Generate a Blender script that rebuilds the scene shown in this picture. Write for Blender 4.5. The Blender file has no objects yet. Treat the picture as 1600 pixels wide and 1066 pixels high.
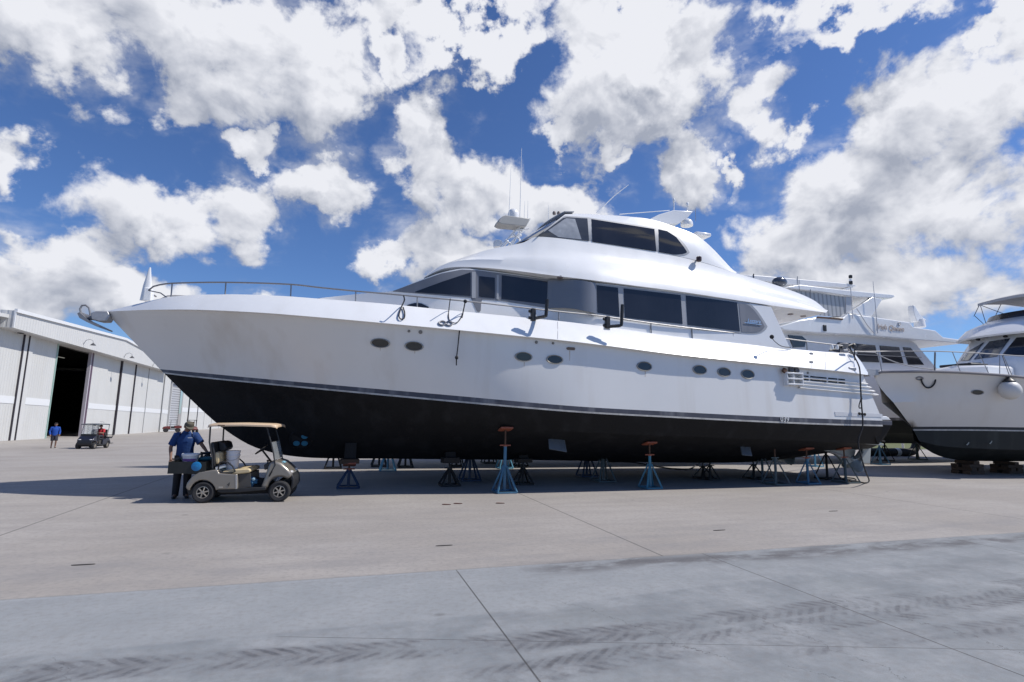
import bpy, bmesh, math, random
from mathutils import Vector as V, Matrix
from mathutils.bvhtree import BVHTree
random.seed(7)
R = math.radians
sc = bpy.context.scene
COL = sc.collection

# ------------------------------------------------------------------ camera
F = 842.0
PITCH, ROLL, YAW, CAMH = 0.143742, 0.0181537, 0.301992, 1.93
CD = V((math.sin(YAW)*math.cos(PITCH), math.cos(YAW)*math.cos(PITCH), math.sin(PITCH)))
_r0 = V((math.cos(YAW), -math.sin(YAW), 0)); _u0 = _r0.cross(CD)
CR = math.cos(ROLL)*_r0 + math.sin(ROLL)*_u0
CU = -math.sin(ROLL)*_r0 + math.cos(ROLL)*_u0
C0 = V((0, 0, CAMH))
cd = bpy.data.cameras.new('camera'); cam = bpy.data.objects.new('camera', cd); COL.objects.link(cam)
M = Matrix((( CR.x, CU.x, -CD.x, 0), (CR.y, CU.y, -CD.y, 0), (CR.z, CU.z, -CD.z, CAMH), (0, 0, 0, 1)))
cam.matrix_world = M
cd.sensor_width = 36; cd.lens = 36*F/1600; cd.clip_end = 6000; cd.clip_start = 0.05
sc.camera = cam

def ray(u, v): return CD + CR*((u-800)/F) - CU*((v-533)/F)
def PY(u, v, Y): d = ray(u, v); return C0 + d*(Y/d.y)          # point on the plane y = Y
def PXp(u, v, X): d = ray(u, v); return C0 + d*(X/d.x)         # point on the plane x = X
def sm(t): t = max(0., min(1., t)); return t*t*(3-2*t)
def gz(x, y):                                                   # the yard falls gently towards the hangars
    k = sm((9-x)/18.)
    return -k*(0.62*sm((y-17)/26.) + max(0, y-43)*0.010)
def G(u, v):
    d = ray(u, v); z = 0.
    for _ in range(30):
        t = (z-CAMH)/d.z; p = C0 + d*t; z = gz(p.x, p.y)
    return V((p.x, p.y, z))

# ------------------------------------------------------------------ materials
MATS = {}
def nodes_of(m): return m.node_tree.nodes, m.node_tree.links
def mat(name, col, rough=.5, metal=0., var=.12, scale=4., bump=0., bscale=60., coat=0., streak=None, spec=.5, trans=0., alpha=1., emit=0.):
    if name in MATS: return MATS[name]
    m = bpy.data.materials.new(name); m.use_nodes = True; N, L = nodes_of(m)
    p = N['Principled BSDF']; p.inputs['Roughness'].default_value = rough; p.inputs['Metallic'].default_value = metal
    p.inputs['Coat Weight'].default_value = coat; p.inputs['Coat Roughness'].default_value = .08
    p.inputs['Specular IOR Level'].default_value = spec
    p.inputs['Transmission Weight'].default_value = trans; p.inputs['Alpha'].default_value = alpha
    tc = N.new('ShaderNodeTexCoord'); nz = N.new('ShaderNodeTexNoise'); nz.inputs['Scale'].default_value = scale; nz.inputs['Detail'].default_value = 6
    L.new(tc.outputs['Object'], nz.inputs['Vector'])
    mx = N.new('ShaderNodeMixRGB'); c = V(col)
    mx.inputs[1].default_value = (*(c*(1-var)), 1); mx.inputs[2].default_value = (*[min(1, x*(1+var)) for x in c], 1)
    L.new(nz.outputs['Fac'], mx.inputs[0]); out = mx.outputs[0]
    if streak:                                                  # vertical run-down stains: (colour, amount, scale)
        mp = N.new('ShaderNodeMapping'); mp.inputs['Scale'].default_value = (streak[2], streak[2], streak[2]*.09)
        L.new(tc.outputs['Object'], mp.inputs['Vector']); n2 = N.new('ShaderNodeTexNoise'); n2.inputs['Scale'].default_value = 1.; n2.inputs['Detail'].default_value = 5
        L.new(mp.outputs[0], n2.inputs['Vector']); rp = N.new('ShaderNodeMapRange'); rp.inputs[1].default_value = .5; rp.inputs[2].default_value = .8; rp.inputs[4].default_value = streak[1]
        L.new(n2.outputs['Fac'], rp.inputs[0]); m2 = N.new('ShaderNodeMixRGB'); m2.inputs[2].default_value = (*streak[0], 1)
        L.new(rp.outputs[0], m2.inputs[0]); L.new(out, m2.inputs[1]); out = m2.outputs[0]
    L.new(out, p.inputs['Base Color'])
    rr = N.new('ShaderNodeMapRange'); rr.inputs[3].default_value = max(0, rough*.8); rr.inputs[4].default_value = min(1, rough*1.25)
    L.new(nz.outputs['Fac'], rr.inputs[0]); L.new(rr.outputs[0], p.inputs['Roughness'])
    if bump:
        n3 = N.new('ShaderNodeTexNoise'); n3.inputs['Scale'].default_value = bscale; n3.inputs['Detail'].default_value = 4
        L.new(tc.outputs['Object'], n3.inputs['Vector']); b = N.new('ShaderNodeBump'); b.inputs['Strength'].default_value = bump; b.inputs['Distance'].default_value = .02
        L.new(n3.outputs['Fac'], b.inputs['Height']); L.new(b.outputs[0], p.inputs['Normal'])
    if emit:
        p.inputs['Emission Strength'].default_value = emit; p.inputs['Emission Color'].default_value = (*col, 1)
    MATS[name] = m; return m

gel = mat('white_gelcoat', (.82, .82, .815), .25, var=.04, scale=1.5, bump=.06, bscale=1.1, coat=.35, streak=((.70, .69, .66), .35, 2.2))
gelh = mat('hull_gelcoat', (.75, .735, .71), .3, var=.05, scale=.8, bump=.10, bscale=.9, coat=.3, streak=((.54, .48, .40), .55, 1.5))
gel2 = mat('cream_gelcoat', (.72, .70, .67), .35, var=.05, scale=.9, coat=.15, streak=((.55, .50, .43), .3, 1.8))
black_paint = mat('antifouling_black', (.012, .012, .013), .7, spec=.22, var=.45, scale=1.6, bump=.25, bscale=18, streak=((.034, .035, .038), .5, 2.6))
stripe_m = mat('boot_stripe_grey', (.062, .062, .08), .45, var=.5, scale=3, streak=((.25, .25, .26), .75, 3))
line_m = mat('stripe_white', (.50, .48, .45), .6, var=.5, scale=4, streak=((.16, .15, .14), .7, 5))
glass_m = mat('tinted_glass', (.018, .019, .024), .06, var=.6, scale=.9, coat=.15, streak=((.035, .036, .042), .6, 1.4))
glass_l = mat('weathered_glass', (.06, .065, .075), .12, var=.6, scale=1.4, coat=.4)
greyp = mat('grey_panel', (.185, .19, .21), .38, var=.12, scale=2.5, coat=.15, streak=((.27, .27, .29), .5, 3))
greyf = mat('grey_frame', (.36, .37, .39), .4, var=.1, scale=3)
steel = mat('stainless_steel', (.27, .27, .28), .5, .55, var=.12, scale=8)
bronze = mat('propeller_bronze', (.30, .34, .36), .45, .4, var=.3, scale=9)
zincgrey = mat('primer_grey', (.34, .36, .35), .6, var=.15, scale=4)
rubber = mat('black_rubber', (.014, .014, .015), .7, var=.3, scale=12, bump=.2)
blackpl = mat('black_plastic', (.018, .018, .02), .45, var=.25, scale=9)
rope_m = mat('black_rope', (.02, .02, .024), .85, var=.3, scale=40, bump=.4, bscale=150)
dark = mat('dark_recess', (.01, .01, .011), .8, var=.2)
blueS = mat('blue_stand_paint', (.06, .17, .27), .5, var=.3, scale=9, streak=((.10, .075, .06), .55, 8))
blueS2 = mat('dark_blue_stand_paint', (.02, .045, .10), .55, var=.3, scale=9, streak=((.05, .035, .03), .5, 8))
lightblueS = mat('light_blue_stand_paint', (.12, .34, .48), .5, var=.2, scale=9)
blackS = mat('black_stand_paint', (.015, .014, .014), .6, var=.4, scale=9, streak=((.06, .04, .03), .5, 8))
greyS = mat('grey_green_stand_paint', (.085, .115, .12), .55, var=.25, scale=9, streak=((.09, .06, .05), .5, 8))
orange = mat('orange_paint', (.30, .085, .045), .6, var=.35, scale=9, bump=.2)
rust = mat('rusty_steel', (.10, .05, .03), .75, var=.5, scale=14, bump=.3)
wood = mat('weathered_timber', (.07, .042, .026), .8, var=.45, scale=7, bump=.6, bscale=30)

# ------------------------------------------------------------------ mesh builder
class MB:
    def __init__(s): s.v = []; s.f = []
    def add(s, vs, fs):
        o = len(s.v); s.v += [V(p) for p in vs]; s.f += [tuple(i+o for i in f) for f in fs]; return s
    def box(s, c, d, rot=None):
        c = V(c); hx, hy, hz = d[0]/2, d[1]/2, d[2]/2
        P = [V((x, y, z)) for x in (-hx, hx) for y in (-hy, hy) for z in (-hz, hz)]
        if rot is not None: P = [rot @ p for p in P]
        return s.add([c+p for p in P], [(0,1,3,2),(4,6,7,5),(0,4,5,1),(2,3,7,6),(0,2,6,4),(1,5,7,3)])
    def bar(s, a, b, w, h=None):
        a = V(a); b = V(b); d = b-a; q = d.to_track_quat('X', 'Z').to_matrix()
        return s.box((a+b)/2, (d.length, w, h or w), q)
    def tube(s, pts, r, n=8, cap=True):
        pts = [V(p) for p in pts]; k = len(pts); rs = r if isinstance(r, (list, tuple)) else [r]*k
        up = None; rings = []
        for i, p in enumerate(pts):
            t = (pts[min(i+1, k-1)] - pts[max(i-1, 0)]).normalized()
            if up is None: up = V((0, 0, 1)) if abs(t.z) < .9 else V((1, 0, 0))
            a = t.cross(up)
            if a.length < 1e-5: up = V((0, 1, 0)); a = t.cross(up)
            a.normalize(); b = a.cross(t); up = b
            rings.append([p + (a*math.cos(2*math.pi*j/n) + b*math.sin(2*math.pi*j/n))*rs[i] for j in range(n)])
        vs = [p for q in rings for p in q]
        fs = [(i*n+j, i*n+(j+1) % n, (i+1)*n+(j+1) % n, (i+1)*n+j) for i in range(k-1) for j in range(n)]
        if cap: fs += [tuple(range(n-1, -1, -1)), tuple(range((k-1)*n, k*n))]
        return s.add(vs, fs)
    def rings(s, secs, n=16, cap=True):                          # secs: (centre, ax vector, ay vector)
        vs = [V(c) + V(a)*math.cos(2*math.pi*j/n) + V(b)*math.sin(2*math.pi*j/n) for c, a, b in secs for j in range(n)]
        k = len(secs); fs = [(i*n+j, i*n+(j+1) % n, (i+1)*n+(j+1) % n, (i+1)*n+j) for i in range(k-1) for j in range(n)]
        if cap: fs += [tuple(range(n-1, -1, -1)), tuple(range((k-1)*n, k*n))]
        return s.add(vs, fs)
    def lathe(s, c, prof, axis=(0, 0, 1), n=20, cap=True):        # prof: (radius, along)
        ax = V(axis).normalized(); a = ax.cross(V((1, 0, 0)) if abs(ax.x) < .9 else V((0, 1, 0))).normalized(); b = ax.cross(a)
        return s.rings([(V(c)+ax*z, a*max(r, 1e-4), b*max(r, 1e-4)) for r, z in prof], n, cap)
    def ball(s, c, r, n=16, m=9):
        r = V(r) if hasattr(r, '__len__') else V((r, r, r))
        return s.rings([(V(c)+V((0, 0, -r.z*math.cos(math.pi*i/m))), V((max(1e-4, r.x*math.sin(math.pi*i/m)), 0, 0)), V((0, max(1e-4, r.y*math.sin(math.pi*i/m)), 0))) for i in range(m+1)], n)
    def prism(s, poly, off):
        n = len(poly); off = V(off); P = [V(p) for p in poly]
        return s.add(P + [p+off for p in P], [tuple(range(n-1, -1, -1)), tuple(range(n, 2*n))] + [(i, (i+1) % n, n+(i+1) % n, n+i) for i in range(n)])
    def grid(s, rows, close=False):
        n = len(rows[0]); k = len(rows)
        fs = [(i*n+j, i*n+j+1, (i+1)*n+j+1, (i+1)*n+j) for i in range(k-1) for j in range(n-1)]
        return s.add([p for q in rows for p in q], fs)
    def shell(s, rows, th):                                       # grid given thickness along offset vectors or a function
        n = len(rows[0]); k = len(rows); base = [p for q in rows for p in q]
        back = [V(p)+(th(p) if callable(th) else V(th)) for p in base]; o = n*k
        fs = [(i*n+j, i*n+j+1, (i+1)*n+j+1, (i+1)*n+j) for i in range(k-1) for j in range(n-1)]
        fs += [(o+i*n+j, o+(i+1)*n+j, o+(i+1)*n+j+1, o+i*n+j+1) for i in range(k-1) for j in range(n-1)]
        rim = list(range(n)) + [i*n+n-1 for i in range(1, k)] + [(k-1)*n+j for j in range(n-2, -1, -1)] + [i*n for i in range(k-2, 0, -1)]
        m = len(rim); fs += [(rim[i], rim[(i+1) % m], o+rim[(i+1) % m], o+rim[i]) for i in range(m)]
        return s.add(base+back, fs)
    def bvh(s): return BVHTree.FromPolygons([tuple(p) for p in s.v], s.f)
    def __iadd__(s, o): s.add(o.v, o.f); return s

ORG = {}
def mesh_of(name, mb, m, org=V((0, 0, 0)), smooth=35, weld=True):
    me = bpy.data.meshes.new(name); me.from_pydata([tuple(p-org) for p in mb.v], [], mb.f)
    bm = bmesh.new(); bm.from_mesh(me)
    if weld: bmesh.ops.remove_doubles(bm, verts=bm.verts, dist=1e-5)
    bmesh.ops.recalc_face_normals(bm, faces=bm.faces)
    bm.to_mesh(me); bm.free()
    me.polygons.foreach_set('use_smooth', [True]*len(me.polygons)); me.set_sharp_from_angle(angle=R(smooth))
    me.materials.append(m); return me
def add(name, mb, m, parent=None, bevel=0, smooth=35, label=None, subs=0):
    org = ORG.get(parent, V((0, 0, 0))) if parent else V((0, 0, 0))
    o = bpy.data.objects.new(name, mesh_of(name, mb, m, org, smooth)); COL.objects.link(o)
    if parent: o.parent = parent; ORG[o] = org
    if bevel:
        b = o.modifiers.new('bevel', 'BEVEL'); b.width = bevel; b.segments = 2; b.limit_method = 'ANGLE'; b.angle_limit = R(40)
    if subs: q = o.modifiers.new('subd', 'SUBSURF'); q.levels = q.render_levels = subs
    if label: o['label'] = label
    return o
def tag(o, label, cat, group=None):
    o['label'] = label; o['category'] = cat
    if group: o['group'] = group
    return o
def thing(name, label, cat, loc=(0, 0, 0), group=None, rz=0, local=False):
    o = bpy.data.objects.new(name, None); o.empty_display_size = .3; o.location = loc; o.rotation_euler.z = rz; COL.objects.link(o)
    ORG[o] = V((0, 0, 0)) if local else V(loc)
    return tag(o, label, cat, group)
def solo(name, mb, m, label, cat, group=None, **k):               # a one-mesh thing with its origin at its base
    c = V((sum(p.x for p in mb.v)/len(mb.v), sum(p.y for p in mb.v)/len(mb.v), min(p.z for p in mb.v)))
    mb.v = [p-c for p in mb.v]; o = add(name, mb, m, **k); o.location = c; return tag(o, label, cat, group)
def copy_tree(o, parent=None):
    c = o.copy(); COL.objects.link(c)
    if parent: c.parent = parent
    for ch in list(o.children): copy_tree(ch, c)
    return c
def text_mb(body, size, origin, ex, ey, thick=.004, shear=0, align='CENTER'):
    cu = bpy.data.curves.new('t', 'FONT'); cu.body = body; cu.size = size; cu.extrude = thick; cu.shear = shear; cu.align_x = align; cu.align_y = 'CENTER'; cu.resolution_u = 3
    o = bpy.data.objects.new('t', cu); COL.objects.link(o)
    me = bpy.data.meshes.new_from_object(o.evaluated_get(bpy.context.evaluated_depsgraph_get()))
    ex = V(ex).normalized(); ey = V(ey).normalized(); ez = ex.cross(ey)
    mb = MB(); mb.add([V(origin)+ex*v.co.x+ey*v.co.y+ez*v.co.z for v in me.vertices], [tuple(p.vertices) for p in me.polygons])
    bpy.data.objects.remove(o); bpy.data.curves.remove(cu); bpy.data.meshes.remove(me); return mb

# ------------------------------------------------------------------ curves
def cr(pts, n):                                                   # Catmull-Rom through points, n samples by length
    P = [V(p) for p in pts]
    if len(P) == 2: return [P[0].lerp(P[1], i/(n-1)) for i in range(n)]
    L = [0]
    for a, b in zip(P, P[1:]): L.append(L[-1]+(b-a).length)
    out = []; i = 0
    for k in range(n):
        t = L[-1]*k/(n-1)
        while i < len(P)-2 and t > L[i+1]: i += 1
        s = (t-L[i])/max(1e-9, L[i+1]-L[i])
        def tg(j):
            a, b = max(0, j-1), min(len(P)-1, j+1); return (P[b]-P[a])/max(1e-9, L[b]-L[a])
        h = L[i+1]-L[i]; a, b = P[i], P[i+1]; m0, m1 = tg(i)*h, tg(i+1)*h
        out.append(a*(2*s**3-3*s*s+1)+m0*(s**3-2*s*s+s)+b*(-2*s**3+3*s*s)+m1*(s**3-s*s))
    return out
def lin(pts, n):
    P = [V(p) for p in pts]; L = [0]
    for a, b in zip(P, P[1:]): L.append(L[-1]+(b-a).length)
    out = []; i = 0
    for k in range(n):
        t = L[-1]*k/(n-1)
        while i < len(P)-2 and t > L[i+1]: i += 1
        out.append(P[i].lerp(P[i+1], (t-L[i])/max(1e-9, L[i+1]-L[i])))
    return out
YC = 16.4                                                          # centreline of the row of boats along x
def bp(u, v, bf, yc=YC):
    Y = yc-2.
    for _ in range(40):
        p = PY(u, v, Y); Y = .5*Y+.5*(yc-bf(p.x, p.z))
    return PY(u, v, Y)
def curve(px, bf, n, yc=YC, soft=True):
    return [bp(q.x, q.y, bf, yc) for q in (cr if soft else lin)([(a, b) for a, b in px], n)]
def mir(p, yc=YC): return V((p.x, 2*yc-p.y, p.z))
def hit(u, v, tree, dist=400):
    d = ray(u, v).normalized(); h = tree.ray_cast(C0, d, dist)
    if h[0] is None: return None, None
    n = h[1]
    if n.dot(d) > 0: n = -n
    return h[0], n
def decal(poly, tree, off=.012, th=.03, n=None):                   # a flat patch lying on a surface, outline in rows of points
    mb = MB(); P = []
    for u, v in poly:
        p, nn = hit(u, v, tree)
        if p is None: continue
        P.append((p, nn))
    nv = sum((q[1] for q in P), V()).normalized()
    mb.prism([p+nv*(off-th) for p, _ in P], nv*th); return mb
def strip(top, bot, tree, n=14, m=4, off=.012, th=.03):
    T = lin([(a, b) for a, b in top], n); B = lin([(a, b) for a, b in bot], n); rows = []; last = None
    for i in range(m):
        row = []
        for a, b in zip(T, B):
            q = a.lerp(b, i/(m-1)); p, nn = hit(q.x, q.y, tree)
            if p is None:
                if last is None: last = (YC-2, V((0, -1, 0)))
                p = PY(q.x, q.y, last[0]); nn = last[1]
            last = (p.y, nn); row.append(p+nn*off)
        rows.append(row)
    return MB().shell(rows, V((0, th, 0)))
def ell(cx, cy, a, b, n=22, rot=.06):
    return [(cx+a*math.cos(t)*1-b*math.sin(t)*0, cy+b*math.sin(t)+a*math.cos(t)*rot) for t in [2*math.pi*i/n for i in range(n)]]

# ================================================================== MAIN YACHT
NS = 84
bow = PY(164, 487, YC); XB = bow.x
def b_rail(x, z=0):
    t = (x-XB)/9.5; b = 3.16*(1-(1-min(1, max(0, t)))**2.5)
    return b - .22*sm((x-9)/9)
wl0 = PY(250, 577, YC).x
def b_wl(x, z=0):
    t = (x-wl0)/11.5; b = 3.06*(1-(1-min(1, max(0, t)))**1.9)
    return b - .12*sm((x-9)/9)
ch0 = PY(281, 608, YC).x
def b_ch(x, z=0):
    t = (x-ch0)/11.; b = 2.62*(1-(1-min(1, max(0, t)))**1.75)
    return b - .05*sm((x-9)/9)
def b_up(x, z=0): return max(0.02, b_rail(x) - .12 - .40*sm((x-XB)/3.))
yacht = thing('motor_yacht', 'long white motor yacht with black bottom propped on stands, largest in the yard', 'yacht', (6, YC, .5))

px_rail = [(164,487),(200,485.5),(235,484.3),(303,484),(404,488.5),(500,496),(600,505),(697,514),(800,524),(900,534.3),(1061,554.5),(1234,572.5),(1320,581),(1356,586)]
px_st = [(250,577),(300,581.5),(400,591),(500,600),(700,617.5),(900,635),(1050,643.5),(1200,651),(1300,655),(1379,657.5)]
px_sb = [(254,581.5),(300,587),(400,597),(500,606.5),(700,625),(900,642),(1050,650.5),(1200,658),(1300,662),(1379,664)]
px_ln = [(257,584),(300,589.3),(400,599.3),(500,609),(700,627.6),(900,644.6),(1050,653),(1200,660.5),(1300,664.4),(1379,666.4)]
px_ch = [(283,610),(336,613),(420,623),(500,633.5),(600,647),(676,656),(781,665),(900,675),(1050,681.5),(1160,685.5),(1250,689),(1374,694)]
px_kl = [(285,612),(343,665),(387,694),(424,707),(460,713.3),(500,716),(600,717),(860,719.5),(1060,723),(1160,722.5),(1230,717),(1290,708),(1340,700)]
c_rail = curve(px_rail, b_rail, NS)
c_st = curve(px_st, b_wl, NS); c_sb = curve(px_sb, b_wl, NS); c_ln = curve(px_ln, b_wl, NS)
c_ch = curve(px_ch, b_ch, NS); c_kl = curve(px_kl, lambda x, z: 0., NS)
def inset(p, d): return V((p.x, min(YC, p.y+d), p.z))
c_ht = [inset(p, .17*sm((p.x-XB-.3)/3.)) for p in c_rail]
# hull topsides: stripe up to the rubbing strake, flared forward; the aft edge slopes with the transom
rowsH = []
for i in range(9):
    t = i/8; row = []
    for j in range(NS):
        a, b = c_st[j], c_ht[j]; s = j/(NS-1); p = 1.05+1.0*(1-sm(s*2.2))
        q = a.lerp(b, t); ba, bb = YC-a.y, YC-b.y; q.y = YC-(ba+(bb-ba)*t**p)
        row.append(q)
    rowsH.append(row)
# bend the aft edge to the photographed transom profile
def mirror_rows(rows): return [[mir(p) for p in r] for r in rows]
def both(rows):
    m = MB(); m.grid(rows); m.grid(mirror_rows(rows)); return m
hullN = MB().grid(rowsH)
hb = both(rowsH)
endc = [r[-1] for r in rowsH]; ke = len(endc)
trN = MB(); trN.grid([endc, [mir(p) for p in endc]]); hb += trN
hull = add('hull', hb, gelh, yacht, smooth=30)
stripe = add('boot_stripe', both([c_st, c_sb]), stripe_m, yacht)
add('waterline_band', both([[p+V((0, -.006, 0)) for p in c_sb], [p+V((0, -.006, 0)) for p in c_ln]]), line_m, yacht)
rowsB = []
for i in range(7):
    t = i/6; row = []
    for j in range(NS):
        a, b = c_ch[j], c_kl[j]; q = a.lerp(b, t); q.z -= .10*math.sin(math.pi*t)*sm(j/20); row.append(q)
    rowsB.append(row)
ub = both([c_ln, c_ch]); ub += both(rowsB)
prof = [c_st[-1], c_sb[-1], c_ln[-1], c_ch[-1]] + [r[-1] for r in rowsB[1:]]
tb = MB(); tb.grid([prof, [mir(p) for p in prof]]); ub += tb
under = add('underbody', ub, black_paint, yacht, smooth=22)
bvB = ub.bvh()

# bulwark with its white outer face and cap
px_up = [(170,485.6),(225,472.6),(269,463.5),(353,460),(438,462.5),(500,467),(600,474.5),(669,481.6),(780,492.5),(900,504.7),(1061,526.5),(1234,545),(1320,552),(1331,550.5),(1344,563),(1354,579)]
c_up = curve(px_up, b_up, NS)
c_in = [V((p.x, min(YC, p.y+.14*sm((p.x-XB)/2)), p.z-.01)) for p in c_up]
c_dk = [V((p.x, p.y, p.z-.06-.42*sm((p.x-1)/4))) for p in c_in]
c_dc = [V((p.x, YC, p.z+.04)) for p in c_dk]
bwN = [c_ht, c_rail, [a.lerp(b, .5)+V((0, -.03*sm((a.x-XB)/3), 0)) for a, b in zip(c_rail, c_up)], c_up, c_in, c_dk]
bwm = both(bwN); add('bulwark', bwm, gel, yacht, smooth=25)
add('deck', both([c_dk, c_dc]), gel2, yacht)
bvBW = MB().grid(bwN[1:4]).bvh()
bvH = hullN.bvh()
allN = MB(); allN += hullN; allN.grid(bwN[:4]); allN.grid([c_st, c_sb, c_ln, c_ch]); allN.grid(rowsB); bvA = allN.bvh()
# bulwark seams
for u, v0, v1 in ((871, 503, 530), (1267, 549, 575), (1289, 551, 577)):
    add('panel_seam', strip([(u, v0), (u+.9, v0)], [(u, v1), (u+.9, v1)], bvBW, 2, 4, .006, .012), mat('seam_grey', (.45, .45, .46), .6), yacht)
for u in (1267,):
    for v in (553, 566): add('gate_hinge', MB().box(hit(u, v, bvBW)[0]+V((0, -.015, 0)), (.12, .03, .06)), steel, yacht)

# ---- main deck house
xn = PY(500, 466, YC-1.2).x
def b_house(x, z=0):
    b = 1.05+1.15*sm((x-xn)/3.6)
    xa, xb_ = PY(866, 440, YC-2.2).x, PY(936, 446, YC-2.6).x
    return b + .42*sm((x-xa)/(xb_-xa)) - .06*(z-3.5)
NH = 120
pxh_t = [(500,466),(540,461.5),(580,457.5),(612,455),(640,444.5),(663,435.5),(690,426),(721,420),(742,421),(800,428),(860,436.5),(930,442),(1000,450),(1061,456.5),(1147,470),(1205,480)]
pxh_b = [(503,472),(540,475),(580,478),(612,481),(640,484),(663,486),(690,489),(721,493),(742,495),(800,502),(860,508),(930,516),(1000,526),(1061,534),(1147,545),(1240,556)]
h_t = curve(pxh_t, b_house, NH); h_b = curve(pxh_b, b_house, NH)
h_rows = [[a.lerp(b, i/4) for a, b in zip(h_b, h_t)] for i in range(5)]
for r in h_rows:
    for p in r: p.y = YC-b_house(p.x, p.z)
h_c = [V((p.x-.5*(1-sm((p.x-xn)/5)), YC, p.z+.07)) for p in h_t]
h_n = [r[0] for r in h_rows]
hm = both(h_rows+[h_c]); hm.grid([h_n, [mir(p) for p in h_n]])
he = [r[-1] for r in h_rows]; hm.grid([he, [mir(p) for p in he]])
house = add('deckhouse', hm, gel, yacht, smooth=30)
bvHouse = MB().grid(h_rows).bvh()
# weathered grey surround round the forward windows, curved grey panel, aft surround
add('window_surround', strip([(614,455),(640,445.5),(663,437),(690,427.5),(721,421.5),(745,422.5),(800,429.5),(860,437.5)], [(614,455.8),(647,458.5),(690,462),(736,466),(745,487),(751,487.5),(752,468),(783,470.5),(860,482.5)], bvHouse, 70, 5, .012, .03), greyp, yacht)
cpm = strip([(855,437),(880,439.3),(905,441),(931,443.5)], [(855,482),(880,483.5),(894,485),(905,487.2),(931,491)], bvHouse, 20, 6, .02, .03)
_x0 = min(p.x for p in cpm.v); _x1 = max(p.x for p in cpm.v)
for p in cpm.v: p.y -= .20*math.sin(math.pi*min(1, max(0, (p.x-_x0)/(_x1-_x0))))**.8
add('curved_panel', cpm, mat('curved_grey_panel', (.20, .205, .22), .32, .35, var=.08, scale=2, coat=.2), yacht)
add('window_surround', strip([(930,442.5),(965,447),(1064,458.5),(1130,467.5),(1160,471.5),(1168,473),(1176,478.5),(1184,487),(1191,497.5),(1196,505.5),(1198.5,510)], [(930,491),(968,497.5),(1066,509.5),(1120,516),(1156,520.5),(1170,521.8),(1180,521.8),(1188,520.5),(1194,517.5),(1197.5,514),(1198.7,511)], bvHouse, 60, 6, .012, .03), greyf, yacht)
def win(top, bot, n=10, name='window', m=glass_m, tree=None, off=.022):
    return add(name, strip(top, bot, tree or bvHouse, n, 5, off, .03), m, yacht)
win([(649,456.3),(690,441),(735,426)], [(649,457.3),(690,459.8),(735,463)], 16)
win([(748.5,432),(773,434.5)], [(748.5,464),(773,466.5)], 4)
win([(784,430.5),(855,440.5)], [(783.5,467.5),(854,476)], 10)
win([(932,446),(965,450)], [(933.5,489),(967.5,495)], 8)
win([(974,451),(1063,461.5)], [(976,496.5),(1066,506.5)], 10)
win([(1071,462),(1151,473)], [(1074,508),(1155.5,518)], 10)
add('end_panel', strip([(1154,474.5),(1163,475.3),(1170,478),(1177,484.5),(1184,493.5),(1190,503),(1193.5,509.5)], [(1158,518.5),(1168,519.5),(1178,519.5),(1185,518.5),(1190,516),(1193,513),(1194,510.5)], bvHouse, 18, 5, .022, .03), greyp, yacht)
for u0, u1, dv in ((737,743,0), (775.5,779,5),):
    add('window_post', strip([(u0,425+dv),(u1,425.6+dv)], [(u0,466+dv*.4),(u1,466.6+dv*.4)], bvHouse, 3, 5, .026, .03), greyf, yacht)
pl = win([(632,480.5),(638,476.5),(648,473.8),(658,474.3),(670,480)], [(632,481.5),(640,482),(650,482.5),(660,483),(670,482.5)], 14, name='skylight')
# badge: chrome script lettering on the grey end panel
o1, n1 = hit(1176, 502.5, bvHouse); ex = (hit(1190, 503.6, bvHouse)[0]-hit(1163, 501.5, bvHouse)[0])
bm_ = text_mb('Lazzara', .17, o1+V((0, -.045, 0)), ex, V((.03, 0, 1)), .006, .35)
bm_ += MB().bar(o1+V((-.36, -.045, -.07)), o1+V((.3, -.045, -.09)), .012, .016); add('name_badge', bm_, mat('chrome', (.8, .8, .82), .12, 1., var=.02), yacht)

# ---- upper deck body (brow, flybridge sides) as a sculpted shell
xu = PY(663, 434, YC-1.2).x
def bell(x, b, x0, ln):                                            # blunt rounded nose in plan
    t = max(0., min(1., (x-x0)/ln)); return b*math.sqrt(max(0, 1-(1-t)**2.2))
NU = 90
def aft(x): return sm((x-9.5)/6.)
f_lip = lambda x, z: max(1.2, bell(x, 2.30, xu-.9, 4.2)) + .27*sm((x-4.6)/2.4) - .12*aft(x)
f_lip2 = lambda x, z: f_lip(x, z) - .05
f_mid = lambda x, z: max(1.0, bell(x, 2.16, xu-.6, 4.0)) - .16*aft(x)
f_top = lambda x, z: max(.8, bell(x, 1.94, xu-.2, 4.0)) - .15*aft(x)
px_l1 = [(663,434),(674,427.5),(694,419.5),(721,417),(781,420.5),(860,430),(930,438.5),(1000,447.5),(1061,455.5),(1147,468.5),(1220,479.5),(1270,486),(1291,488.5)]
px_l2 = [(663.5,433),(674,425.5),(694,415.5),(721,411.5),(781,414.5),(860,423.5),(930,431.5),(1000,440.5),(1061,448),(1147,460.5),(1220,472.5),(1270,481.5),(1292,487)]
px_l3 = [(665,432),(676,423.5),(696,413.5),(731,404.5),(790,401),(850,401),(920,407),(1000,418),(1061,428),(1130,441),(1200,457.5),(1262,474),(1292,486)]
px_l4 = [(667,431),(678,422),(698,411.5),(731,400),(768,389),(817,379.3),(838,370.2),(921,379),(1026,395.5),(1069,403),(1110,414),(1150,427),(1185,437),(1231,452),(1271,469),(1291,485)]
u1 = curve(px_l1, f_lip, NU); u2 = curve(px_l2, f_lip2, NU); u3 = curve(px_l3, f_mid, NU); u4 = curve(px_l4, f_top, NU)
u0 = [V((p.x, p.y+.55, p.z-.03)) for p in u1]
for a, p in zip(u0, u1): a.y = min(a.y, YC-.2)
uu = [V((p.x, YC, p.z-.02)) for p in u0]
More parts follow.
